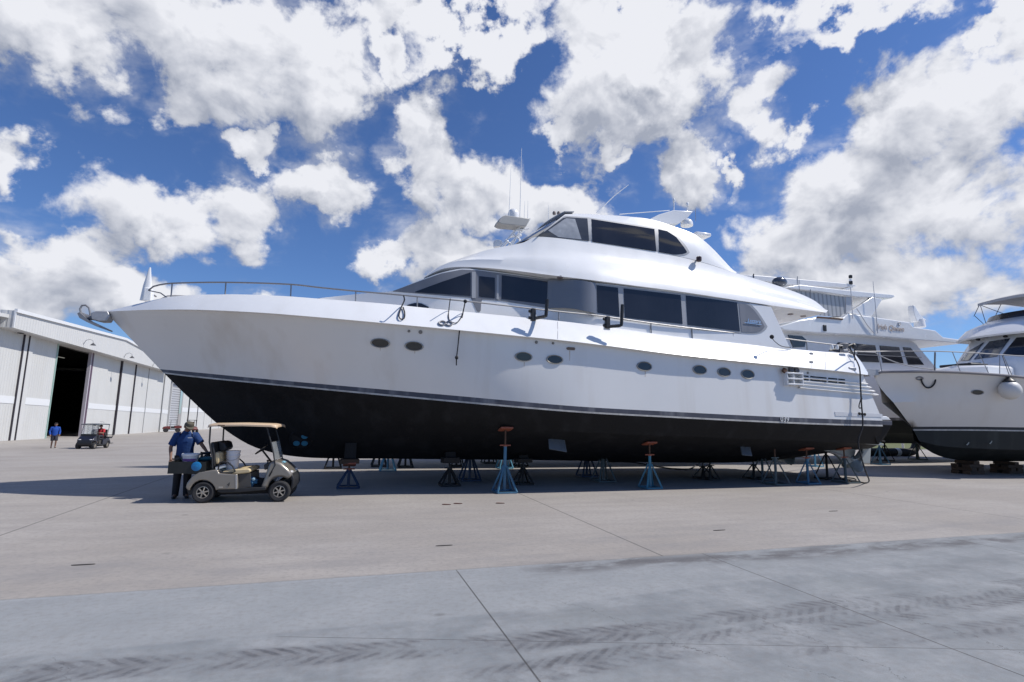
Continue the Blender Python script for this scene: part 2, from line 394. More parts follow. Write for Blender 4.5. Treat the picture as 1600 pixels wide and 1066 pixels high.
u5 = [V((p.x, YC, p.z+.03)) for p in u4]
urows = [uu, u0, u1, u2, [a.lerp(b, .5)+V((0, -.05, .02)) for a, b in zip(u2, u3)], u3, [a.lerp(b, .5)+V((0, .02, -.02)) for a, b in zip(u3, u4)], u4, u5]
um = both(urows); ue = [r[-1] for r in urows]; um.grid([ue, [mir(p) for p in ue]]); us = [r[0] for r in urows]; um.grid([us, [mir(p) for p in us]])
add('upper_deck', um, gel, yacht, smooth=38)
bvU = MB().grid(urows).bvh()
# soffit of the aft overhang and small downlights in it
for u, v in ((1255, 494), (1235, 491), (875, 433.5)):
    p = PY(u, v, YC-2.2 if u > 1000 else YC-2.45)
    q, n = hit(u, v, bvU)
    if q is not None: add('downlight', MB().lathe(q+V((0, 0, .01)), [(.09, -.03), (.09, .02)], n=14), mat('lamp_grey', (.2, .16, .16), .4), yacht)
# ---- upper bridge
pb = [(838,370.4),(880,374.8),(921,379),(975,387.5),(1026,395.5),(1069,402.5),(1110,413.5),(1150,427)]
pt = [(883,335),(905,334.6),(950,336.8),(985,339.2),(1015,342.6),(1048,352.5),(1094,371.5),(1149,426)]
f_b = lambda x, z: f_top(x, z)-.02
f_t = lambda x, z: f_top(x, z)-.32
NP = 60
p_b = curve(pb, f_b, NP); p_t = [bp(q.x, q.y, f_t) for q in cr(pt, NP)]
prow = [[a.lerp(b, i/5)+V((0, -.06*math.sin(math.pi*i/5), 0)) for a, b in zip(p_b, p_t)] for i in range(6)]
pr2 = [V((p.x, p.y+.12, p.z+.06)) for p in p_t]; pr3 = [V((p.x, YC, p.z+.16)) for p in p_t]
pm = both(prow+[pr2, pr3]); add('upper_bridge', pm, gel, yacht, smooth=40)
bvP = MB().grid(prow).bvh()
# raked windscreen across the front of the bridge
a0, a1 = p_b[0], p_t[0]; rows = []
for i in range(7):
    p = a0.lerp(a1, i/6); b = YC-p.y; rows.append([V((p.x-.50*(1-.55*i/6)*(1-(s*s)), YC-b*s, p.z+.02*(1-s*s))) for s in [1-2*k/16 for k in range(17)]])
add('windscreen', MB().grid(rows), glass_m, yacht)
for s in (8,): pass
rr = []
for p in [V((a1.x, a1.y, a1.z+.02))]:
    b = YC-p.y; rr = [[V((p.x-.24*(1-s*s)-.02, YC-b*s, p.z+dz)) for s in [1-2*k/16 for k in range(17)]] for dz in (-.03, .05)]
    rr.append([V((p.x+.3, YC-b*s, p.z+.09)) for s in [1-2*k/16 for k in range(17)]])
add('windscreen_brow', MB().shell(rr, V((0, 0, .03))), greyf, yacht)
add('window_surround', strip([(839,369),(882,337.6),(917,340),(1024,356),(1044,360.5),(1059,369.5),(1072,385),(1077,394)], [(839,370.5),(882,375.2),(921,379.8),(1026,396.3),(1045,398.8),(1060,400),(1071,399),(1077,395.5)], bvP, 60, 6, .012, .03), greyf, yacht)
win([(843,368.3),(881,340.2),(917.5,342.2)], [(843,369.5),(881,373),(920,377)], 14, m=glass_l, tree=bvP)
win([(924,343.2),(1022,358.5)], [(925.6,378.3),(1025,393)], 14, tree=bvP)
win([(1028.5,359),(1042,362),(1056,371),(1068,386.6),(1072.5,393.5)], [(1030,394.5),(1045,397),(1056,398),(1067,397),(1072.5,395)], 14, tree=bvP)
add('curtain', strip([(856,361),(884,342),(898,343)], [(872,371),(890,373),(908,374.8)], bvP, 8, 5, .026, .006), mat('pale_blind', (.30, .32, .35), .25, var=.3, scale=6, coat=.3), yacht)
# floodlight on the bridge side
p, n = hit(1087, 408, bvP)
if p is None: p = PY(1087, 408, YC-1.9); n = V((0, -1, 0))
fl = MB().tube([p, p+V((0, -.16, .02))], .03); add('floodlight', fl, steel, yacht)
add('floodlight_head', MB().lathe(p+V((0, -.17, -.07)), [(.05, 0), (.085, .03), (.085, .15), (.04, .18)], n=14), mat('lamp_brown', (.05, .025, .025), .4), yacht)
# wing on the roof
def wing(y): return [PY(u, v, YC-1.0)+V((0, y, 0)) for u, v in ((1013,343.5),(1030,335),(1053,328.3),(1083,330.3),(1075,340),(1061,349.5),(1045,350))]
add('roof_wing', MB().prism(wing(0), (0, 1.1, 0)), gel, yacht, bevel=.02)
q = PY(1073, 349, YC-.9); dm = MB().lathe(q+V((0, 0, -.05)), [(.21, -.05), (.21, .02), (.20, .08), (.17, .14), (.1, .19), (.02, .21)], n=22); add('radar_dome', dm, gel, yacht)
q = PY(1093, 369, YC-1.1); add('stern_light_shelf', MB().box(q, (.6, .5, .12)), gel, yacht, bevel=.03)
for u, v, v1 in ((1053,329,311), (1074,331,317)):
    a = PY(u, v, YC-.6); b = PY(u, v1, YC-.6); m_ = MB().tube([a, b], .018, 6); m_.lathe(b+V((0, 0, -.12)), [(.04, 0), (.045, .04), (.045, .10), (.02, .14)], n=10); add('gps_antenna', m_, gel, yacht)
add('mast_whip', MB().tube([PY(1087,346,YC-.6), PY(1086.5,326,YC-.6)], .008, 5), steel, yacht)
add('folded_whip_antenna', MB().tube([PY(932,333,YC-.5), PY(960,306,YC-.5), PY(982,289,YC-.5)], [.02, .017, .012], 6), gel, yacht)
add('roof_rod', MB().tube([PY(968,335,YC-.8), PY(1046,329,YC-.8)], .014, 6), gel, yacht)
for u in (866, 873, 884): add('roof_horn', MB().lathe(PY(u, 334, YC-.9), [(.05, -.03), (.06, .02), (.04, .07)], n=10), mat('horn_brown', (.25, .2, .17), .5), yacht)

# ---- foredeck rail
px_r = [(232,454),(236,449.5),(248,445.5),(269,442.8),(353,441.4),(455,444.6),(500,449.5),(556,455),(630,461.5),(725,470.5),(873,487),(938,493.7),(1017,505),(1081,513),(1145,520.3),(1205,526.5),(1260,533.5),(1320,541)]
b_r = lambda x, z: max(.25, b_up(x)-.06)
rail = curve(px_r, b_r, 110)
rl = MB().tube(rail, .021, 6); rl.tube([mir(p) for p in rail], .021, 6)
k = [V((rail[0].x-.05, YC+y, rail[0].z)) for y in (-.25, -.12, .12, .25)]; rl.tube(k, .021, 6)
rail_o = add('hand_rail', rl, steel, yacht)
for u, v0, v1 in ((269,443,463),(353,441.5,460.5),(455,444.6,464),(556,455,471),(652,464,480),(873,487,505),(1017,505,521),(1081,513,528.5),(1145,520.3,535),(1205,526.5,541),(1260,533.5,547)):
    a = bp(u, v0, b_r); b = V((a.x+.01, a.y, bp(u, v1, b_r).z-.03)); add('rail_post', MB().tube([a, b], .018, 6), steel, rail_o); add('rail_post', MB().tube([mir(a), mir(b)], .018, 6), steel, rail_o)
a = bp(232, 454, b_r); add('rail_brace', MB().tube([a, bp(251,458,b_r), bp(262,466,b_r)], .016, 6), steel, rail_o)
# jack staff at the bow: a white blade with a plate
a = PY(227, 470, YC-.25); b = PY(234.5, 418, YC-.25)
st = MB().rings([(a, V((.13, 0, 0)), V((0, .05, 0))), (a.lerp(b, .45), V((.1, 0, 0)), V((0, .04, 0))), (b, V((.02, 0, 0)), V((0, .015, 0)))], 10); add('bow_staff', st, gel, yacht)
add('bow_light_box', MB().box(PY(232, 461, YC-.25), (.2, .2, .36)), gel, yacht, bevel=.03)
# anchor roller with anchor
rz = MB(); A = PY(171, 492, YC); rz.prism([PY(u, v, YC-.16) for u, v in ((141,489),(150,486),(168,486),(172,494),(167,502),(155,502),(143,499))], (0, .32, 0)); add('anchor_roller', rz, mat('dull_alloy', (.42, .42, .43), .5, .5, var=.3, scale=12), yacht, bevel=.02)
an = MB(); an.tube([PY(155,499,YC), PY(138,496,YC), PY(124,490,YC)], [.05, .06, .05], 8)
an.tube([PY(u, v, YC) for u, v in ((127,491),(125,483),(128,477.5),(134,477),(139,481),(141,490),(140,497))], [.024]*7, 8)
an.prism([PY(u, v, YC-.14) for u, v in ((120.5,489.5),(124,488),(138,500),(170,515),(168,516.5),(150,510),(135,503),(124,497))], (0, .28, 0)); add('anchor', an, steel, yacht)

# ---- portholes
PORTS = [(594.3,536,15.5,7),(647,541,15,7),(818,557.6,13.8,7),(866.5,562,13.2,6.6),(1006.6,572.6,12,6.6),(1093,578,11,6.2),(1131,581.7,10.6,6),(1168,585,10.5,6)]
rim_m = mat('porthole_rim', (.34, .33, .31), .35, .6, var=.2, scale=9)
pglass = mat('porthole_glass', (.03, .034, .034), .12, var=.5, scale=3, coat=.4)
def porthole(tree, parent, cx, cy, a, b):
    c, n = hit(cx, cy, tree); ex = hit(cx+a, cy+a*.07, tree)[0]-c; ey = V((0, 0, 1)); sx = ex.length; ex.normalize(); c = c+n*.004
    n = (n-ex*n.dot(ex)).normalized(); ey = n.cross(ex); ey = ey if ey.z > 0 else -ey
    sy = b*sx/a/max(.6, (ey.z**2)**.5)
    rim = MB(); nn = 28
    for (r0, z0), (r1, z1) in zip([(1, -.03), (1, .02), (.93, .03), (.85, .018), (.85, -.03)], [(1, .02), (.93, .03), (.85, .018), (.85, -.03), (1, -.03)]):
        rows = [[c+ex*(sx*r*math.cos(2*math.pi*i/nn))+ey*(sy*r*math.sin(2*math.pi*i/nn))+n*z for i in range(nn+1)] for r, z in ((r0, z0), (r1, z1))]; rim.grid(rows)
    f = add('porthole', rim, rim_m, parent)
    g = MB().prism([c+ex*(sx*.86*math.cos(2*math.pi*i/nn))+ey*(sy*.86*math.sin(2*math.pi*i/nn))-n*.02 for i in range(nn)], n*.026); add('pane', g, pglass, f)
for P_ in PORTS: porthole(bvH, yacht, *P_)
rustw = mat('rust_weep', (.50, .42, .34), .5, var=.15, scale=6)
for u, v, l in ((594,543.5,5), (648,549,4), (890,548,16), (1008,580,9), (819,566,7)):
    add('rust_weep', strip([(u-.5, v), (u+.8, v)], [(u-.1, v+l), (u+.3, v+l)], bvH, 2, 4, .003, .006), rustw, yacht)
# through-hull fittings, small vents
for u, v, r in ((657,519,.035),(639,517.5,.025),(838,535,.03),(864,536.5,.025),(1262,583,.025)):
    p, n = hit(u, v, bvH)
    if p is not None: add('hull_fitting', MB().lathe(p, [(r*1.4, -.01), (r*1.4, .015), (r, .03)], axis=n, n=12), mat('fitting_grey', (.2, .19, .18), .5), yacht)
add('hull_vent', decal([(885,543.5),(887,542.5),(897,543.2),(898.5,545),(897.5,547.5),(887,547),(885,545.5)], bvH, .02, .03), mat('brown_vent', (.17, .12, .09), .6), yacht)
# fairlead
p, n = hit(696, 505.5, bvBW)
fm = MB()
for du in (-5.5, 5.5):
    pts = []
    for i in range(17):
        t = 2*math.pi*i/16; q, _ = hit(696+du+5*math.cos(t), 505.6+3.2*math.sin(t)+du*.06, bvBW); pts.append(q+V((0, -.03, 0)))
    fm.tube(pts, .022, 6)
add('fairlead', fm, steel, yacht)
# louvred engine vents aft, and the boarding-box beneath them
lv = mat('louvre_white', (.78, .78, .78), .35, var=.04)
for i in range(4):
    y0 = 586+i*5.2; x1 = 1354+i*5.5; x0 = 1247
    dy0, dy1 = 0, (x1-x0)*.092
    t0 = [(x0, y0), ((x0+x1)/2, y0+dy1/2), (x1, y0+dy1)]
    if i < 2:
        for a_, b_ in ((1250,1263),(1266,1291),(1294,1308),(1310,1320)):
            yy = lambda x: y0+(x-x0)*.092
            add('vent_slot', strip([(a_, yy(a_)), (b_, yy(b_))], [(a_, yy(a_)+1.9), (b_, yy(b_)+1.9)], bvH, 5, 2, .012, .02), dark, yacht)
    rows = []
    yy = lambda x: y0+2.6+(x-x0)*.092
    T = [(x0+(x1-x0)*k/16, yy(x0+(x1-x0)*k/16)) for k in range(17)]
    rt, rm, rb = [], [], []
    for x, y in T:
        p, n = hit(x, y, bvH)
        if p is None:
            p = PY(x, y, rt[-1].y+.012 if rt else YC-2.85)
        rt.append(p+V((0, .012, .005))); rm.append(p+V((0, -.075, -.035))); rb.append(p+V((0, .012, -.062)))
    add('vent_louvre', MB().grid([rt, rm, rb]), lv, yacht)
p, n = hit(1236, 592, bvH)
if p is not None:
    bx = thing('x', '', '') ; bpy.data.objects.remove(bx)
    vb = MB()
    for k in range(3): vb.box(p+V((0, -.09, .16-.17*k)), (.62-.02*k, .20, .045))
    for dx in (-.3, -.05, .3): vb.box(p+V((dx, -.085, -.02)), (.035, .18, .42))
    add('vent_box', vb, lv, yacht, bevel=.008)
    vd = MB()
    for k, dx in enumerate((-.02, .2)): vd.lathe(p+V((dx, -.02, .27)), [(.085, 0), (.085, .05), (.05, .05)], axis=(0, -1, .2), n=14)
    add('exhaust_outlet', vd, mat('sooty_metal', (.10, .09, .09), .5, .4), yacht)
    add('stained_pipe', MB().lathe(p+V((-.32, -.03, .24)), [(.06, 0), (.09, .05), (.07, .09)], axis=(0, -1, 0), n=12), rust, yacht)
# transom step, swim platform
S1 = PY(1379, 648, YC-2.8); S2 = PY(1394, 655, YC-2.78)
yl = YC-2.86; P1 = PY(1304, 654.6, yl); P2 = PY(1393.5, 657.6, yl)
sw = MB().prism([PY(1300, 650.5, yl), PY(1386, 650.5, yl), PY(1393.5, 656.8, yl), PY(1300, 655.2, yl)], (0, 5.72, 0)); add('swim_platform', sw, gel, yacht, bevel=.03)
add('platform_fender', MB().prism([PY(1330, 656.2, yl-.02), PY(1394.2, 657.8, yl-.02), PY(1394.2, 664.8, yl-.02), PY(1330, 662.6, yl-.02)], (0, 5.76, 0)), stripe_m, yacht, bevel=.015)
add('platform_underside', MB().prism([PY(1360, 663.6, yl), PY(1393, 665.2, yl), PY(1380.5, 687, yl+.2), PY(1372, 694, yl+.2)], (0, 5.5, 0)), black_paint, yacht)
add('exhaust_recess', strip([(1304,643.5),(1378,647)], [(1305,650),(1379,652)], bvH, 8, 2, .012, .02), mat('recess_white', (.6, .6, .61), .4), yacht)
for u, v in ((1342,646.5),(1346.3,647.2),(1350.3,647.6)):
    q, n = hit(u, v, bvH)
    if q is not None: add('drain_port', MB().lathe(q+V((0, -.015, 0)), [(.045, -.01), (.045, .02)], axis=(0, -1, 0), n=12), dark, yacht)
# draft marks
o1, n1 = hit(1225.5, 655.4, bvA); o2 = hit(1240, 656.3, bvA)[0]
add('draft_number', text_mb('039', .23, o1+V((0, -.02, 0)), o2-o1, V((0, 0, 1)), .004), mat('mark_white', (.75, .75, .74), .5), yacht)
# running gear
for sy in (1, -1):
    def S(u, v, y, s=sy): p = PY(u, v, y); return p if s > 0 else mir(p)
    y1 = YC-1.55
    add('shaft_skeg', MB().prism([S(u, v, y1) for u, v in ((1250,697),(1275,690),(1320,690),(1338,704),(1333,722),(1322,727),(1314,716),(1302,707),(1280,703))], (0, .16, 0)), zincgrey, yacht, bevel=.03)
    pc = S(1331, 717, y1+.05); add('propeller_shaft', MB().tube([S(1295,705,y1+.05), pc], .06, 10), steel, yacht)
    pm_ = MB().lathe(pc+V((-.12, 0, 0)), [(.05, 0), (.11, .05), (.11, .24), (.04, .34)], axis=(1, 0, 0), n=14)
    for k in range(4):
        a = R(35+90*k); rad = V((0, math.sin(a), math.cos(a))); tan = V((0, math.cos(a), -math.sin(a))); rows = []
        for i in range(6):
            r = .08+.44*i/5; w = .20*math.sin(math.pi*(.18+.72*i/5)); tw = .9-.5*i/5
            rows.append([pc+rad*r+(tan*math.cos(tw)+V((math.sin(tw), 0, 0)))*w*s+V((.04*(s*s), 0, 0)) for s in (-1, -.5, 0, .5, 1)])
        pm_.shell(rows, (.015, 0, 0))
    add('propeller', pm_, bronze, yacht)
    add('rudder', MB().prism([S(u, v, y1+.1) for u, v in ((1344,688),(1362,688),(1360,724.5),(1345,724.5),(1349,706))], (0, .10, 0)), zincgrey, yacht, bevel=.03)
    for poly in (((856,675),(881,677),(886,707),(858,702)), ((1155.5,691),(1171.5,693),(1176,713),(1160,711.5))):
        q = [S(u, v, YC-1.95 if i < 2 else YC-2.25) for i, (u, v) in enumerate(poly)]; add('stabiliser_fin', MB().prism(q, (.02, .07, .0)), mat('fin_grey', (.10, .115, .13), .5, var=.2), yacht, bevel=.02)
add('trim_tab', MB().prism([PY(u, v, YC-2.5) for u, v in ((1338,688.5),(1381,693.5),(1381,696.5),(1340,693))], (0, 1.6, 0)), zincgrey, yacht, bevel=.01)
add('tab_ram', MB().tube([PY(1345,684,YC-2.45), PY(1382,690,YC-2.45)], .03, 6), black_paint, yacht)
add('transom_fitting', MB().lathe(PY(1374.5, 671, YC-2.72), [(.07, 0), (.07, .05)], axis=(0, -1, 0), n=12), dark, yacht)
# bow thruster tunnel with a blue propeller behind its lip
p, n = hit(470, 686.5, bvB)
if p is not None:
    ax = (n+V((.1, -.5, .1))).normalized()
    th = MB().lathe(p+ax*.01, [(.30, -.2), (.30, .02), (.27, .03), (.26, -.2)], axis=ax, n=24, cap=False); to = add('thruster_tunnel', th, black_paint, yacht)
    add('tunnel_back', MB().lathe(p, [(.265, .0), (.265, .006)], axis=ax, n=24), dark, to)
    bm2 = MB(); ex = ax.cross(V((0, 0, 1))).normalized(); ey = ex.cross(ax)
    for k in range(4):
        a = R(45+90*k); c = p+ax*.03+(ex*math.cos(a)+ey*math.sin(a))*.145
        if k == 0: continue
        bm2.prism([c+(ex*math.cos(t)*.085+ey*math.sin(t)*.07) for t in [2*math.pi*i/14 for i in range(14)]], ax*.02)
    add('thruster_propeller', bm2, mat('blue_antifoul', (.035, .17, .27), .4, var=.3, scale=9), to)
# stern gear on the aft rail: cleats, winch, davit pieces
for u, v in ((1320,549),(1334,551.5)): add('cleat', MB().box(PY(u, v, YC-2.55), (.22, .1, .1)), steel, yacht, bevel=.02)
for u in (1300, 1308): add('deck_fitting', MB().lathe(PY(u, 546, YC-2.4), [(.05, 0), (.06, .08), (.03, .16)], n=10), gel, yacht)
add('stern_roller', MB().box(PY(1331, 576.5, YC-2.86), (.3, .09, .1)), mat('dull_alloy', (.4, .4, .4), .5), yacht, bevel=.02)
SKYTINT = (.43, .57, .82); EXPO = 0.46

# ================================================================== SKY, SUN
class NG:
    def __init__(s, nt): s.nt = nt
    def n(s, t, **k):
        o = s.nt.nodes.new(t)
        for a, b in k.items(): setattr(o, a, b)
        return o
    def put(s, sock, v):
        if hasattr(v, 'links') or hasattr(v, 'is_output'): s.nt.links.new(v, sock)
        else: sock.default_value = v
    def m(s, op, a, b=0., c=0., clamp=False):
        o = s.n('ShaderNodeMath', operation=op, use_clamp=clamp)
        s.put(o.inputs[0], a); s.put(o.inputs[1], b); s.put(o.inputs[2], c); return o.outputs[0]
    def ramp(s, v, a, b, lo=0., hi=1., smooth=True):
        o = s.n('ShaderNodeMapRange', interpolation_type='SMOOTHSTEP' if smooth else 'LINEAR')
        for i, x in enumerate((v, a, b, lo, hi)): s.put(o.inputs[i], x)
        return o.outputs[0]
    def noise(s, vec, scale, detail=5, rough=.5, dist=0., lac=2.):
        o = s.n('ShaderNodeTexNoise'); s.put(o.inputs['Vector'], vec)
        for k, v in (('Scale', scale), ('Detail', detail), ('Roughness', rough), ('Distortion', dist), ('Lacunarity', lac)): o.inputs[k].default_value = v
        return o.outputs['Fac']
    def mix(s, f, a, b, bt='MIX'):
        o = s.n('ShaderNodeMixRGB', blend_type=bt); s.put(o.inputs[0], f)
        for i, x in ((1, a), (2, b)):
            if isinstance(x, tuple): o.inputs[i].default_value = (*x, 1)
            else: s.put(o.inputs[i], x)
        return o.outputs[0]
    def vm(s, op, a, b=(0, 0, 0)):
        o = s.n('ShaderNodeVectorMath', operation=op); s.put(o.inputs[0], a)
        s.put(o.inputs[1], b); return o.outputs['Value'] if op in ('LENGTH', 'DOT_PRODUCT', 'DISTANCE') else o.outputs[0]
    def mapn(s, vec, loc=(0, 0, 0), rot=(0, 0, 0), scale=(1, 1, 1), t='POINT'):
        o = s.n('ShaderNodeMapping', vector_type=t); s.put(o.inputs[0], vec)
        o.inputs[1].default_value = loc; o.inputs[2].default_value = rot; o.inputs[3].default_value = scale; return o.outputs[0]

SUN = V((.80, -.24, 1.0)).normalized()
w = bpy.data.worlds.new('World'); sc.world = w; w.use_nodes = True
g = NG(w.node_tree); bg = w.node_tree.nodes['Background']
sky = g.n('ShaderNodeTexSky', sky_type='NISHITA'); sky.sun_disc = False
sky.sun_elevation = math.asin(SUN.z); sky.sun_rotation = math.atan2(SUN.x, SUN.y)
sky.air_density = 1.0; sky.dust_density = .25; sky.ozone_density = 2.5; sky.altitude = 0
SKYS = .1
tc = g.n('ShaderNodeTexCoord'); D = tc.outputs['Generated']
BL = [(90,40,270,80),(330,60,230,92),(520,100,140,72),(600,88,60,42),(285,165,80,46),(5,258,72,66),(250,345,205,72),(390,350,100,70),(110,400,180,62),(200,460,330,52),(20,470,220,62),
      (500,282,98,48),(402,225,48,28),(660,250,64,80),(730,300,105,66),(842,315,115,50),(700,392,140,72),(600,395,70,38),(905,335,80,48),(925,125,142,80),(1050,118,115,66),(870,195,40,26),(740,18,170,34),(1010,12,170,30),(965,245,36,18),
      (1078,275,62,62),(1195,180,66,52),(1240,208,52,32),(1420,180,120,88),(1530,150,140,105),(1310,300,165,84),(1480,330,215,160),(1230,385,150,86),(1400,450,265,95),(1330,18,230,34),(1560,30,60,28),(1180,480,140,70),(1145,285,20,24)]
wn_ = g.n('ShaderNodeTexNoise'); g.put(wn_.inputs['Vector'], D); wn_.inputs['Scale'].default_value = 10.; wn_.inputs['Detail'].default_value = 6.; wn_.inputs['Roughness'].default_value = .58
DW = g.vm('ADD', D, g.vm('MULTIPLY', g.vm('SUBTRACT', wn_.outputs['Color'], (.5, .5, .5)), (.17, .17, .15))); up_ = V((SUN.x*.35, SUN.y*.35, .9)).normalized(); DU = g.vm('ADD', DW, tuple(up_*.05))
dmin = None; umin = None
for cx, cy, rx, ry in BL:
    c = ray(cx, cy).normalized(); e1 = V((c.y, -c.x, 0)).normalized(); e2 = e1.cross(c)
    ax = (ray(cx+rx, cy).normalized()-ray(cx-rx, cy).normalized()).length/2; ay = (ray(cx, cy-ry).normalized()-ray(cx, cy+ry).normalized()).length/2
    rot = Matrix((e1, e2, c)).transposed().to_euler()
    l = g.vm('LENGTH', g.mapn(DW, tuple(c), tuple(rot), (ax*1.0, ay*1.0, .6), 'TEXTURE'))
    dmin = l if dmin is None else g.m('MINIMUM', dmin, l)
    if rx*ry > 2500:
        l = g.vm('LENGTH', g.mapn(DU, tuple(c), tuple(rot), (ax*1.0, ay*1.0, .6), 'TEXTURE'))
        umin = l if umin is None else g.m('MINIMUM', umin, l)
dens = g.m('SUBTRACT', 1., g.m('MINIMUM', dmin, 2.)); densu = g.m('SUBTRACT', 1., g.m('MINIMUM', umin, 2.))
away = g.m('LESS_THAN', g.vm('DOT_PRODUCT', D, tuple(CD)), .55)               # loose cloud in the rest of the sky
dens = g.m('MAXIMUM', dens, g.m('SUBTRACT', g.ramp(g.noise(D, 3.2, 3), .42, .75, -1., .6), g.m('SUBTRACT', 1., away)))
squash = g.mapn(D, scale=(1, 1, 1.25))
f1 = g.noise(squash, 9., 9, .58, .25); f1u = g.noise(g.vm('ADD', squash, tuple(up_*.022)), 9., 4, .52, .25)
wisp = g.noise(g.mapn(D, scale=(1, 1, 2.0)), 5., 5, .65, .3)
den = g.m('ADD', g.m('MULTIPLY_ADD', dens, 1.15, -.23), g.m('MULTIPLY_ADD', f1, 2.1, -1.05))
alpha = g.m('MAXIMUM', g.ramp(den, -.04, .36), g.m('MULTIPLY', g.ramp(den, -.45, .1, 0., .55), g.ramp(wisp, .46, .72)))
lit = g.m('ADD', g.m('MULTIPLY', g.m('SUBTRACT', f1, f1u), 2.7), g.m('MULTIPLY_ADD', g.m('SUBTRACT', dens, densu), .85, .53))
lit = g.m('SUBTRACT', lit, g.ramp(den, .40, 1.0, 0., .22))
lit = g.ramp(lit, .05, .88, 0., 1., False)
CK = 1/SKYS
cc = g.mix(lit, (.27*CK, .295*CK, .36*CK), (.61*CK, .62*CK, .66*CK))
skyc = g.mix(1., sky.outputs[0], SKYTINT, 'MULTIPLY')
g.put(bg.inputs[0], g.mix(alpha, skyc, cc)); bg.inputs[1].default_value = SKYS
w.cycles.sampling_method = 'MANUAL'; w.cycles.sample_map_resolution = 512
sl = bpy.data.lights.new('sun', 'SUN'); sl.energy = 3.3; sl.angle = R(.53); sl.color = (1, .955, .89)
so = bpy.data.objects.new('sun', sl); COL.objects.link(so); so.rotation_euler = (-SUN).to_track_quat('-Z', 'Y').to_euler(); so.location = (20, -20, 60)
sc.view_settings.view_transform = 'Standard'; sc.view_settings.look = 'None'; sc.view_settings.exposure = EXPO; sc.view_settings.gamma = 1

